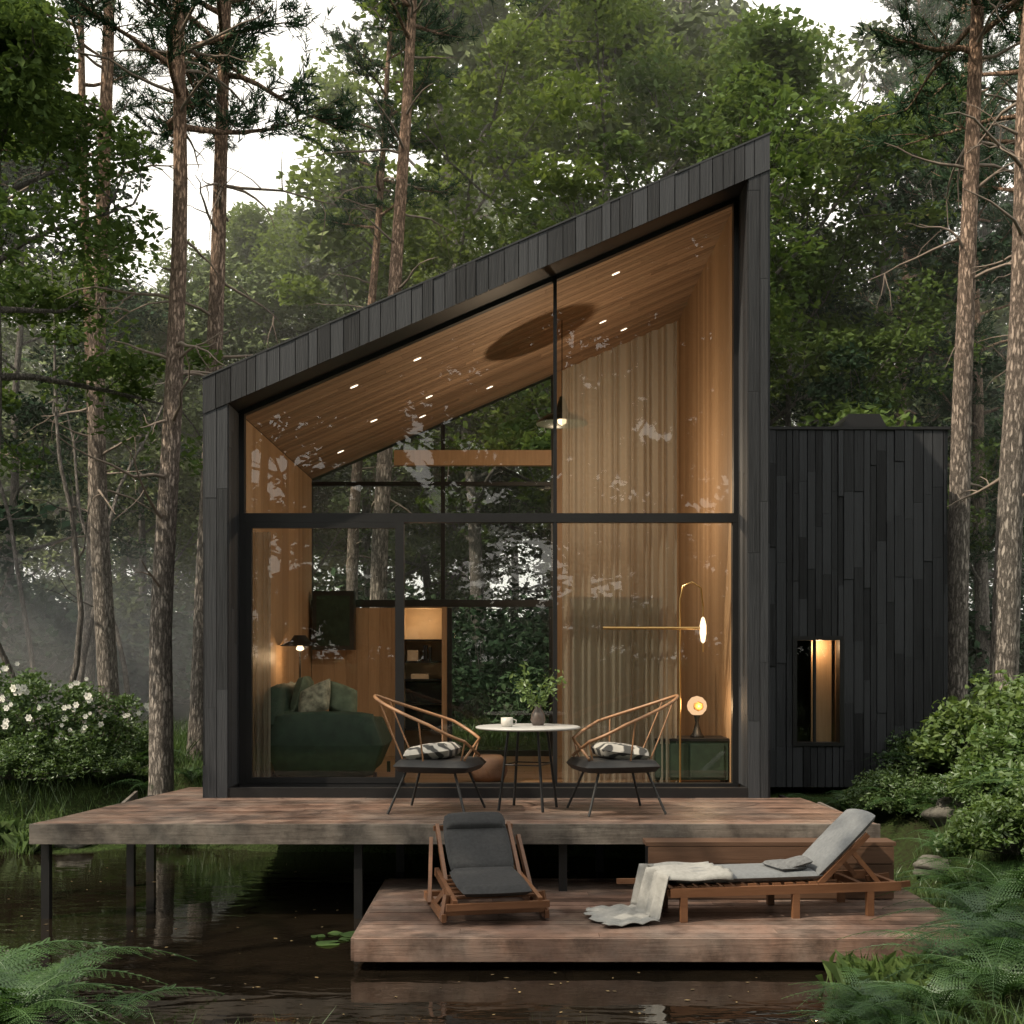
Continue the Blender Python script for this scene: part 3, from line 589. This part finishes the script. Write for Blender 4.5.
GLOW=emis('downlight_glow',(1,.85,.65),3.5)
b=B()
for i,x in enumerate((-2.3,-1.75,-1.2,-1.05,-.3,1.15,1.5)):
    for y in(13.3,15.2,16.1):
        if (i+int(y))%2: continue
        c=np.array([x,y,ct(x)-.016]);th=np.arange(8)*math.pi/4
        b.add([c+ax*.05*math.cos(t)+np.array([0,.028*math.sin(t),0])+nn*.004 for t in th],[tuple(range(8))],0)
hp(b,'downlights',[GLOW])
def curtain(name,x0,x1,y,z0,z1,mat,folds,amp=.04):
    b=B();n=folds*10;xs_=np.linspace(x0,x1,n);zs=np.linspace(0,1,9);rr=np.random.RandomState(int(abs(x0)*100));ph=np.cumsum(rr.uniform(.3,1.7,n))*6.283*folds/n
    am=amp*np.interp(np.arange(n),np.arange(0,n,7),rr.uniform(.5,1.2,len(np.arange(0,n,7))))
    v=[]
    for t in zs:
        for i,x in enumerate(xs_):
            zt=z1(x) if callable(z1) else z1
            v.append((x+.01*math.sin(ph[i]*.5),y+am[i]*(1-.3*t)*math.sin(ph[i]+.3*t),z0+(zt-z0)*t))
    f=[(j*n+i,j*n+i+1,(j+1)*n+i+1,(j+1)*n+i) for j in range(8) for i in range(n-1)];b.add(v,f,0,True);return hp(b,name,[mat])
SHEER=sheermat('sheer_curtain',(.38,.35,.29),.5)
curtain('sheer_curtain_right',PX(562,13.0),PX(676,13.0),13.0,.03,lambda x:ct(x)-.9,SHEER,15)
curtain('sheer_curtain_left',-2.80,-2.58,12.85,.03,2.75,SHEER,4)
# ------------------------------------------------------------ interior furniture
GREEN=simple('green_velvet',(.016,.035,.022),rough=.8,var=.3,bump=.1)
SAGE=simple('sage_fabric',(.12,.15,.10),rough=.9,var=.35,bscale=40,bump=.2)
PATT=simple('patterned_fabric',(.28,.27,.20),rough=.9,var=.7,bscale=60)
BRASS=simple('brass',(.75,.50,.22),rough=.28,metal=1,var=.08)
WHITEG=emis('opal_glass',(1,.74,.45),2.6)
b=B()
b.pillow((-2.05,13.9,.42),(.62,0,0),(0,.85,0),(0,0,.30),0,10,.12);b.pillow((-2.05,13.15,.45),(.66,0,0),(0,.12,0),(0,0,.36),0,10,.15)
b.pillow((-2.62,13.9,.68),(.14,0,.0),(0,.85,0),(0,0,.42),0,10,.2)
b.pillow((-2.38,13.6,.98),(.06,0,.22),(0,.25,0),(.08,0,-.03),1,10,.4);b.pillow((-2.2,13.35,.93),(.18,0,.08),(0,.05,.18),(0,.09,-.03),2,10,.4);b.pillow((-1.9,13.5,.92),(.16,0,-.06),(0,.06,.18),(0,.09,-.03),1,10,.4)
for x in(-2.6,-1.5):
    for y in(13.15,14.6): b.box(x-.02,x+.02,y-.02,y+.02,.02,.15,3)
b.obj('sofa',[GREEN,SAGE,PATT,BLACK])
b=B()
b.lathe((PX(300,14.6),14.6,PZ(646,14.6)),[(.07,.13),(.12,.06),(.25,0)],20,0);b.tube([(PX(300,14.6),14.6,.03),(PX(300,14.6),14.6,PZ(640,14.6))],.012,6,1);b.lathe((PX(300,14.6),14.6,.02),[(.001,.02),(.14,.02),(.14,0)],20,1)
b.lathe((PX(300,14.6),14.6,PZ(648,14.6)-.01),[(.001,-.03),(.04,-.015),(.05,0),(.03,.04),(.001,.05)],12,2)
b.obj('floor_lamp',[BLACK,BLACK,WHITEG]);lamp('floor_lamp_light',(PX(300,14.6),14.6,PZ(655,14.6)-.03),9)
b=B();b.box(-2.78,-2.2,16.7,16.9,bz(650),bz(592),0);b.box(-2.72,-2.26,16.69,16.699,bz(646),bz(597),1);b.obj('wall_speaker',[BLACK,GREEN])
b=B();b.lathe((PX(488,13.4),13.4,.02),[(.001,0),(.18,.02),(.22,.12),(.21,.24),(.15,.30),(.001,.31)],24,0);b.obj('pouf',[simple('leather_brown',(.12,.06,.035),rough=.6)])
b=B();x0,x1=PX(570,14),PX(663,14);z0,z1=.35,PZ(597,14)
for(a_,b_,c_,d_)in((x0,x1,z1-.04,z1),(x0,x1,z0,z0+.04)):b.box(a_,b_,14.0,14.04,c_,d_,0)
for x in(x0,x1-.04):b.box(x,x+.04,14.0,14.04,z0+.041,z1-.041,0)
b.box(x0+.04,x1-.04,14.02,14.03,z0+.04,z1-.04,1);b.box(x0+.1,x0+.14,14.05,14.09,.02,z0+.1,0);b.box(x1-.14,x1-.1,14.05,14.09,.02,z0+.1,0)
b.obj('standing_mirror',[TEAK,simple('bronze_mirror',(.22,.16,.09),rough=.12,metal=.6,var=.1)])
b=B();cx0,cx1=PX(650,13.25),PX(724,13.25);b.box(cx0,cx1,13.0,13.5,.08,.50,0);b.box(cx0-.01,cx1+.01,12.99,13.51,.501,.53,1)
for i in range(2):b.box(cx0+.02+i*.39,cx0+.38+i*.39,12.985,12.999,.11,.47,0)
for x in(cx0+.05,cx1-.05):b.box(x-.02,x+.02,13.05,13.09,.02,.08,1)
b.obj('console_cabinet',[GREEN,BLACK])
c=(PX(697,13.2),13.2,.53);b=B();b.lathe(c,[(.001,0),(.075,0),(.078,.015),(.05,.05),(.018,.16),(.03,.22),(.04,.26)],20,0);b.lathe((c[0],c[1],c[2]+.345),[(.001,-.11),(.06,-.092),(.1,-.045),(.11,0),(.1,.045),(.06,.092),(.001,.11)],20,1)
b.lathe((c[0],c[1]-.1,c[2]+.345),[(.001,-.055),(.05,-.03),(.055,0),(.05,.03),(.001,.055)],16,2)
b.obj('table_lamp',[BLACK,emis('lamp_globe',(1,.62,.34),1.1),simple('amber_disc',(.5,.25,.08),rough=.3)]);lamp('table_lamp_light',(c[0],c[1]-.25,c[2]+.35),6)
Q=lambda px,py,d=12.85:(PX(px,d),d,PZ(py,d))
b=B();b.tube([(PX(680,12.95),12.95,.03),Q(680,600,12.95),Q(683,586,12.95),Q(692,582,12.95),Q(701,588,12.95),Q(703,606,12.95)],.011,8,0);b.tube([Q(603,628),Q(700,628)],.016,8,0)
b.tube([Q(703,606),Q(703,652)],.008,8,0);b.lathe((PX(680,12.95),12.95,.02),[(.001,.02),(.12,.02),(.12,0)],20,0)
b.lathe(Q(703,630),[(.001,-.15),(.022,-.12),(.035,-.04),(.035,.05),(.02,.12),(.001,.15)],14,1);b.tube([Q(680,628,12.95),Q(690,628,12.86)],.012,6,0)
b.obj('brass_floor_lamp',[BRASS,WHITEG])
c=(PX(562,14.3),14.3,PZ(424,14.3));b=B();b.lathe(c,[(.31,0),(.30,.025),(.2,.09),(.08,.14),(.05,.25),(.03,.32),(.012,.33)],28,0);b.tube([(c[0],c[1],c[2]+.32),(c[0],c[1],ct(c[0])-.01)],.006,6,1)
b.lathe((c[0],c[1],c[2]+.03),[(.001,-.05),(.05,-.02),(.055,.02),(.001,.05)],14,2);b.obj('pendant_lamp',[simple('enamel_green',(.02,.026,.02),rough=.35),BLACK,WHITEG]);lamp('interior_fill_light',(c[0]+.25,c[1]-.1,c[2]-.75),110,col=(1,.76,.52),r=.04)  # fill light added below the pendant to brighten the interior
# ------------------------------------------------------------ annex
ann=empty('black_timber_annex',(4,15,0))
def ap(b,name,mats):
    o=b.obj(name,mats);o.parent=ann;o.location=(-4,-15,0);return o
Ya=14.0;A0,A1,AT=2.585,5.05,4.06;W0,W1,V0,V1=PX(792,Ya),PX(843,Ya),.38,1.66
b=B()
boards(b,(A0,Ya,0),(0,0,1),(1,0,0),(0,-1,0),W0-A0,-.1,AT,.10,.022,.009,.9,0,.018)
boards(b,(W1,Ya,0),(0,0,1),(1,0,0),(0,-1,0),A1-W1,-.1,AT,.10,.022,.009,.9,0,.018)
boards(b,(W0,Ya,0),(0,0,1),(1,0,0),(0,-1,0),W1-W0,-.1,V0,.10,.022,.009,None,0,.018)
boards(b,(W0,Ya,0),(0,0,1),(1,0,0),(0,-1,0),W1-W0,V1,AT,.10,.022,.009,.9,0,.018)
boards(b,(A1,Ya,0),(0,0,1),(0,1,0),(1,0,0),4.0,-.1,AT,.11,.022,.009,1.15,0,.018)
ap(b,'charred_cladding',[CHAR])
b=B()
b.box(A0,W0,Ya+.001,Ya+.2,-.1,AT-.01);b.box(W1,A1-.001,Ya+.001,Ya+.2,-.1,AT-.01);b.box(W0,W1,Ya+.001,Ya+.2,-.1,V0);b.box(W0,W1,Ya+.001,Ya+.2,V1,AT-.01)
b.box(A1-.15,A1-.001,Ya+.2,Ya+4,-.1,AT-.01);b.box(A0,A1,Ya+4,Ya+4.1,-.1,AT-.01);b.box(A0,A1,Ya+.2,Ya+4,AT-.15,AT-.01)
b.box(A0-.0,A1+.045,Ya-.05,Ya+4.1,AT+.002,AT+.035)
b.box(W0,W0+.05,Ya-.045,Ya+.12,V0,V1);b.box(W1-.05,W1,Ya-.045,Ya+.12,V0,V1);b.box(W0+.05,W1-.05,Ya-.045,Ya+.12,V0,V0+.04);b.box(W0+.05,W1-.05,Ya-.045,Ya+.12,V1-.05,V1)
prism(b,[(4.1,AT+.036),(5.0,AT+.036),(4.75,AT+.5),(4.35,AT+.5)],Ya+1.5,Ya+3.0)
ap(b,'structure',[BLACK])
b=B();xw=PX(816,Ya)
b.box(xw+.02,W1-.055,Ya+.30,Ya+.36,V0-.1,V1+.2,0);b.box(W1+.0,W1+.04,Ya+.21,Ya+1.4,V0-.2,V1+.3,0);b.box(W0-.5,W1,Ya+1.4,Ya+1.45,V0-.3,V1+.4,1);b.box(xw-.02,xw+.01,Ya+.03,Ya+.08,V0+.04,V1-.05,1)
ap(b,'window_interior',[WALLW,BLACK]);lamp('annex_light',(xw+.06,Ya+.15,V1-.12),8.0,parent=ann,r=.04)
b=B();pane(b,W0+.04,W1-.04,Ya+.09,V0+.03,V1-.04,V1-.04);ap(b,'window_glass',[GLASSB])
# ------------------------------------------------------------ deck furniture
DSEAT=simple('dark_seat',(.02,.02,.02),rough=.6)
m,nt,out=newmat('patterned_cushion');p=N(nt,'ShaderNodeBsdfPrincipled',Roughness=.9);tc=N(nt,'ShaderNodeTexCoord');wv=N(nt,'ShaderNodeTexWave',Scale=3.2,Distortion=7.0,bands_direction='DIAGONAL');wv.inputs['Detail Scale'].default_value=1.6;nt.links.new(tc.outputs['Object'],wv.inputs[0])
nt.links.new(ramp(nt,wv.outputs[0],[(.3,(.05,.05,.048)),(.6,(.42,.40,.36))]),p.inputs[0]);nt.links.new(p.outputs[0],out.inputs[0]);STRIPE=m
def lounge(name,x,y,rz):
    b=B()
    rim=[];A_=math.radians(140)
    for t in np.linspace(-1,1,29):
        a=math.pi+t*A_;k=(1-math.cos(t*A_))/2
        c_=math.cos(a);rim.append((.04+.38*c_-.26*max(0,-c_)**1.1,.38*math.sin(a)*(1-.35*max(0,-c_)),1.05-.44*k**.85))
    rim=np.array(rim);b.tube(rim,.015,8,0)
    seat=[(.34*math.cos(a)+.02,.31*math.sin(a),.42) for a in np.arange(32)*math.pi/16]
    b.tube(seat,.013,8,0,closed=True)
    for i in(0,6,11,17,22,28):
        t=-1+i/14;a=math.pi+t*A_;s=np.array([.02+.32*math.cos(a),.29*math.sin(a),.42]);q=rim[i]
        b.tube([s,(s+q)*.5+np.array([0,0,-.01]),q],.008,5,0,cap=False)
    b.tube([rim[0],(.33,-.25,.5),(.30,-.16,.42)],.013,6,0);b.tube([rim[-1],(.33,.25,.5),(.30,.16,.42)],.013,6,0)
    b.pillow((.03,0,.43),(.37,0,0),(0,.35,0),(0,0,.06),1,14,.14)
    b.pillow((-.04,0,.545),(.22,0,.03),(0,.26,0),(-.03,0,.07),2,12,.4)
    for sx_,sy in((1,1),(1,-1),(-1,1),(-1,-1)): b.tube([(.22*sx_,.2*sy,.40),(.36*sx_,.33*sy,.004)],.012,8,1)
    for sy in(1,-1): b.tube([(-.235,.22*sy,.375),(.235,.22*sy,.375)],.009,6,1)
    o=b.obj(name,[RATTAN,DSEAT,STRIPE]);o.location=(x,y,0);o.rotation_euler=(0,0,rz);return o
lounge('rattan_chair',PX(437,10.9),10.95,math.radians(-14));lounge('rattan_chair',PX(616,10.9),10.95,math.radians(180+14))
b=B();b.lathe((0,0,.745),[(.001,0),(.47,0),(.485,.008),(.485,.018),(.47,.024),(.001,.024)],40,0)
for k in range(4):
    a=k*math.pi/2+.45;b.tube([(.2*math.cos(a),.2*math.sin(a),.742),(.30*math.cos(a),.30*math.sin(a),.004)],.013,8,1)
    b.tube([(.2*math.cos(a),.2*math.sin(a),.735),(.2*math.cos(a+1.57),.2*math.sin(a+1.57),.735)],.008,6,1)
    b.tube([(.24*math.cos(a),.24*math.sin(a),.42),(.24*math.cos(a+1.57),.24*math.sin(a+1.57),.42)],.007,6,1)
o=b.obj('bistro_table',[simple('white_table_top',(.42,.42,.41),rough=.35,var=.05),BLACK]);o.location=(PX(528,11.1),11.1,0)
CER=simple('ceramic',(.5,.48,.44),rough=.4,var=.1)
b=B();b.lathe((0,0,0),[(.001,0),(.045,0),(.055,.03),(.055,.085),(.05,.085),(.048,.02),(.001,.015)],20,0);b.tube([(.052,0,.07),(.085,0,.06),(.08,0,.03),(.052,0,.02)],.006,6,0)
o=b.obj('mug',[CER]);o.location=(PX(507,11.0),10.95,.77)
b=B();b.lathe((0,0,0),[(.001,0),(.05,0),(.07,.05),(.06,.11),(.03,.16),(.035,.19),(.028,.19),(.001,.12)],20,0)
rr=np.random.RandomState(3);LP=[]
for k in range(10):
    a=rr.uniform(0,6.28);pts=bend(rr,(0,0,.15),(math.cos(a)*.6,math.sin(a)*.6,1),rr.uniform(.22,.48),5,-.05,.12);b.tube(pts,np.linspace(.004,.002,6),4,1,cap=False)
    for q in pts[1:]:LP+= [q+rr.normal(0,.03,3) for _ in range(5)]
leaves(b,np.array(LP),.055,.026,rr,1,.3);o=b.obj('potted_plant',[simple('dark_vase',(.08,.06,.05),rough=.4),LF_Y]);o.location=(PX(538,11.2),11.2,.77)
PADD=simple('charcoal_canvas',(.026,.027,.029),rough=.9,var=.3,bump=.25,bscale=120)
b=B()
for s_ in(-1,1):
    x=.33*s_
    b.beam((x,-.58,.17),(x,.38,.26),.035,.06,0)
    b.beam((x*.93,.0,.20),(x*.93,.52,.62),.03,.05,0)
    b.beam((x*1.22,-.50,.05),(x*1.22,.50,.05),.035,.06,0)
    b.beam((x*1.12,.42,.53),(x*1.30,.10,.05),.03,.05,0)
    b.beam((x*1.12,-.44,.22),(x*1.22,-.46,.03),.04,.05,0)
    b.beam((x*1.2,.0,.06),(x*1.06,-.2,.20),.03,.045,0)
b.beam((-.4,-.58,.15),(.4,-.58,.15),.04,.05,0);b.beam((-.34,.50,.60),(.34,.50,.60),.03,.04,0);b.beam((-.4,.45,.06),(.4,.45,.06),.04,.04,0);b.beam((-.4,-.46,.09),(.4,-.46,.09),.03,.05,0)
for k in range(6): b.beam((-.31,-.46+k*.12,.20+k*.011),(.31,-.46+k*.12,.20+k*.011),.06,.015,0)
u=np.array([0,.52,.42])/np.linalg.norm([.52,.42]);nv=np.cross(u,[1,0,0]);nv*=np.sign(nv[2])
b.pillow((0,-.24,.275),(.285,0,0),(0,.35,.03),(0,0,.042),1,14,.14);c=np.array([0,.07,.30])
b.pillow(c+u*.27+nv*.02,(.275,0,0),tuple(u*.30),tuple(nv*.04),1,14,.14);b.pillow(c+u*.50+nv*.055,(.26,0,0),tuple(u*.085),tuple(nv*.055),1,14,.35)
o=b.obj('lounge_chair',[TEAK,PADD]);o.location=(PX(484,9.4),9.40,LD+.003);o.rotation_euler=(0,0,math.radians(12));o.scale=(.97,.97,.97)
GREY=simple('grey_canvas',(.14,.15,.16),rough=.95,var=.15,bump=.25,bscale=100)
b=B()
for s_ in(-1,1):
    y=.30*s_
    b.beam((-1.0,y,.25),(1.08,y,.25),.04,.075,0)
    for x in(-.88,.12,.80): b.beam((x,y*.98,0.0),(x,y*.98,.22),.05,.06,0,(1,0,0))
    b.beam((.35,y*.86,.28),(.80,y*.86,.70),.03,.045,0)
    b.beam((.66,y*.86,.55),(.92,y*.86,.25),.025,.04,0)
for x in(-1.0,.12,.75,1.06): b.beam((x,-.28,.25),(x,.28,.25),.045,.05,0)
for y in(-.2,.2): b.beam((1.0,y,.23),(1.22,y,.25),.03,.05,0)
b.beam((-1.02,.33,.24),(-1.3,.36,.24),.03,.045,0)
for k in range(12): b.beam((-.92+k*.11,-.28,.295),(-.92+k*.11,.28,.295),.07,.015,0)
b.pillow((-.29,0,.35),(.72,0,0),(0,.27,0),(0,0,.042),1,16,.12)
u=np.array([.48,0,.46])/math.hypot(.48,.46);nv=np.array([-u[2],0,u[0]])
b.pillow(np.array([.37,0,.35])+u*.35+nv*.02,tuple(u*.39),(0,.27,0),tuple(nv*.04),1,16,.12)
o=b.obj('sun_lounger',[TEAK,GREY]);LX,LY,LR=PX(768,9.4),9.34,math.radians(9);o.location=(LX,LY,LD+.003);o.rotation_euler=(0,0,LR);o.scale=(.88,.88,.88)
TW=simple('linen_towel',(.25,.25,.24),rough=.95,var=.15,bump=.3,bscale=80)
b=B();nu,nv_=46,24;V=[]
for i in range(nu):
    s=i/(nu-1)*1.6
    for j in range(nv_):
        q=j/(nv_-1);y=(q-.5)*.66
        if s<.60: x=-.45-s+.03*math.sin(q*6);z=.398+.010*math.sin(9*q*3.14+s*4)+.008*math.sin(s*14+q*3)
        elif s<.97: t=(s-.60)/.37;x=-1.05-.10*t+.02*math.sin(q*17);z=.395-.385*t+.012*math.sin(9*q)
        else: t=s-.97;x=-1.15-t*.75+.04*math.sin(q*7+1);z=.012+.03*abs(math.sin(t*13+q*5))*(1-t*.6)+.01*math.sin(q*21)**2
        fold=.04*math.sin(q*23+s*1.5) if s>.57 else 0
        if abs(q-.5)>.42 and s<.6: z-=.05*(abs(q-.5)-.42)/.08
        V.append((x+fold*.8,y*(1+.12*max(0,s-.7))-.12*max(0,s-.8),z))
f=[(i*nv_+j,(i+1)*nv_+j,(i+1)*nv_+j+1,i*nv_+j+1) for i in range(nu-1) for j in range(nv_-1)];b.add(V,f,0,True)
o=b.obj('draped_towel',[TW]);o.location=(LX,LY,LD+.006);o.rotation_euler=(0,0,LR);o.scale=(.88,.88,.88);md=o.modifiers.new('s','SOLIDIFY');md.thickness=.006;md.offset=1
b=B();b.pillow((.12,-.05,.42),(.14,.03,0),(-.03,.18,0),(0,.01,.03),0,14,.4);b.pillow((.2,-.10,.45),(.12,.0,.03),(0,.13,0),(-.01,0,.028),0,14,.4)
o=b.obj('folded_blanket',[simple('grey_wool',(.11,.115,.12),rough=1,var=.3,bump=.4,bscale=90)]);o.location=(LX,LY,LD);o.rotation_euler=(0,0,LR);o.scale=(.88,.88,.88)
# ------------------------------------------------------------ planting
fA=fern('fern',31,13,.95,[FERNM,FERNM]);fB=fern('fern',32,11,.8,[FERNM,FERNM])
def PF(px,d,s,me=None,z=None):
    x=PX(px,d);inst(me or random.choice([fA,fB]),'fern',(x,d,(gz(x,d) if z is None else z)-.03),(0,0,random.uniform(0,6.28)),s)
for px,d,s in[(25,7.3,1.1),(90,7.4,.95),(-40,7.6,1.2),(55,7.7,1.0),(5,7.0,.9),(1000,8.6,1.0),(960,7.8,.9),(1040,7.9,1.05),(850,7.1,.55),(900,7.0,.6),(940,7.2,.8),(1010,9.9,.95),(965,10.4,.85),(1050,10.8,1.),(1000,7.2,.95),(985,9.2,.9),(1010,7.6,.9),(870,7.4,.6),
    (790,13.3,.75),(825,13.2,.7),(850,13.5,.8),(780,13.7,.7),(905,12.6,.8),(950,12.3,.8),(150,14.2,.75),(178,14.0,.6),(120,14.6,.7),(930,13.4,.8),(985,12,.8),(192,15,.6),(60,14.0,.6),(5,14.6,.8),(935,9.7,.65),(945,11.4,.8),(155,14.9,.8),(135,15.4,.8)]: PF(px,d,s)
shW=shrub('rose_bush',41,.95,1.25,[BARK2,LF_S,PETAL],nc=46,nl=90,flowers=24);shM=shrub('mound_shrub',42,.75,.55,[BARK2,LF_S],leaf=(.06,.025),nc=90,nl=130,rc=(.1,.2))
shY=shrub('leafy_shrub',43,.8,.95,[BARK2,LF_Y],leaf=(.09,.05),nc=70,nl=100)
for px,d,s in[(45,15.2,.85),(102,15.8,.75),(-5,15.8,.95)]: T(shW,'rose_bush',px,d,s,rz=random.uniform(-.4,.4))
for px,d,s in[(20,14.6,.85),(75,14.9,.7),(115,15.2,.6),(-30,15,.9),(905,12.9,.8),(935,14,.9),(1000,11.8,.8)]: T(shM,'mound_shrub',px,d,s)
for px,d,s in[(1000,12.8,1.0),(1035,11.6,.9),(995,14.2,1.1),(1020,10.4,.65)]: T(shY,'leafy_shrub',px,d,s)
n=70000;gx=R.uniform(-10,9,n*2);gy=R.uniform(6,21,n*2);vis=(np.abs(gx)<.46*gy+.3);s=pdist(gx,gy);m_=vis&(s>.02)&~((gx>-3.2)&(gx<5.1)&(gy>11.9)&(gy<18))&~((gx>-4.1)&(gx<3.4)&(gy>8.4)&(gy<13))
cl=np.sin(2.1*gx+gy)*np.sin(1.7*gy-.6*gx)+R.uniform(-1,1,n*2);m_&=cl>-.55
gx,gy=gx[m_],gy[m_];gzz=ground(gx,gy);q=len(gx);Pn=np.stack([gx,gy,gzz-.01],1);hgt=R.uniform(.06,.20,q)*(1+.8*(np.sin(3*gx)*np.sin(2.3*gy)>.3))
a=R.uniform(0,6.28,q);w_=np.stack([np.cos(a),np.sin(a),0*a],1)*R.uniform(.004,.008,q)[:,None];ln=R.normal(0,.35,(q,3))*hgt[:,None];ln[:,2]=hgt
mid=Pn+ln*.5+np.array([0,0,1])*hgt[:,None]*.08
v=np.stack([Pn-w_,Pn+w_,mid+w_*.7,Pn+ln,mid-w_*.7],1).reshape(-1,3);b=B();b.add(v,np.arange(q*5).reshape(q,5),0);b.obj('grass',[LF_S])
b=B();rr=np.random.RandomState(9)
for (px,d) in((905,7.75),(870,7.9),(930,7.9),(0,14.0),(30,13.7)):
    x=PX(px,d);z=max(gz(x,d),WATER)
    for k in range(260):
        a=rr.uniform(0,6.28);l=rr.uniform(.12,.34);o_=np.array([x+rr.normal(0,.09),d+rr.normal(0,.09),z-.02]);dr=np.array([math.cos(a),math.sin(a),0]);wd=np.array([-math.sin(a),math.cos(a),0])*.004
        sp=rr.uniform(.15,.8);p1=o_+dr*l*sp*.35+np.array([0,0,l*.65]);p2=o_+dr*l*sp+np.array([0,0,l*(1-.45*sp)]);b.add([o_-wd,o_+wd,p1+wd,p2,p1-wd],[(0,1,2,3,4)],0)
b.obj('grass_tussock',[LF_Y])
rock=simple('rock',(.12,.115,.10),rough=.9,var=.4,bump=.6,bscale=14)
for px,d,s in[(965,12.2,.28),(935,11.4,.16),(812,12.8,.22),(985,9.3,.22),(70,13.9,.2)]:
    bm=B();n1=18;V=[]
    for i in range(n1+1):
        for j in range(n1):
            th=math.pi*i/n1;ph=2*math.pi*j/n1;v=Vector((math.sin(th)*math.cos(ph),math.sin(th)*math.sin(ph),math.cos(th)));k=1+.38*mnoise.noise(v*1.6+Vector((px,0,0)));V.append((v.x*k*1.3,v.y*k,v.z*k*.65))
    bm.add(V,[(i*n1+j,(i+1)*n1+j,(i+1)*n1+(j+1)%n1,i*n1+(j+1)%n1) for i in range(n1) for j in range(n1)],0,True);x=PX(px,d);o=bm.obj('rock',[rock]);o.location=(x,d,gz(x,d));o.scale=(s,s,s)
b=B();rr=np.random.RandomState(12)
for px,py in((318,937),(335,934),(345,940),(328,944),(352,935)):
    d=(EYE-WATER)*1200/(py-660);x=PX(px,d);r=rr.uniform(.05,.10);a0=rr.uniform(0,6.28);v=[(x,d,WATER+.006)]+[(x+r*math.cos(a0+t),d+r*math.sin(a0+t),WATER+.008+.004*math.sin(3*t)) for t in np.linspace(.25,6.03,16)];b.add(v,[(0,i,i+1) for i in range(1,16)],0)
b.obj('lily_pads',[LF_S])
q=260;fx=R.uniform(-7,3,q);fy=7.4+R.rand(q)**1.3*5.5;k=(pdist(fx,fy)<0)&~((fx>-1.25)&(fx<3.5)&(fy>8.4)&(fy<11.1));fx,fy=fx[k],fy[k];b=B();C=np.stack([fx,fy,np.full(len(fx),WATER+.004)],1)
a=R.uniform(0,6.28,len(fx));d_=np.stack([np.cos(a),np.sin(a),0*a],1);w_=np.stack([-np.sin(a),np.cos(a),0*a],1);l=R.uniform(.008,.024,(len(fx),1));b.add(np.stack([C-d_*l,C+w_*l*.55,C+d_*l,C-w_*l*.55],1).reshape(-1,3),np.arange(len(fx)*4).reshape(-1,4),0)
b.obj('floating_leaves',[simple('fallen_leaf',(.14,.10,.045),rough=.6,var=.6,island=True)])
print('done')
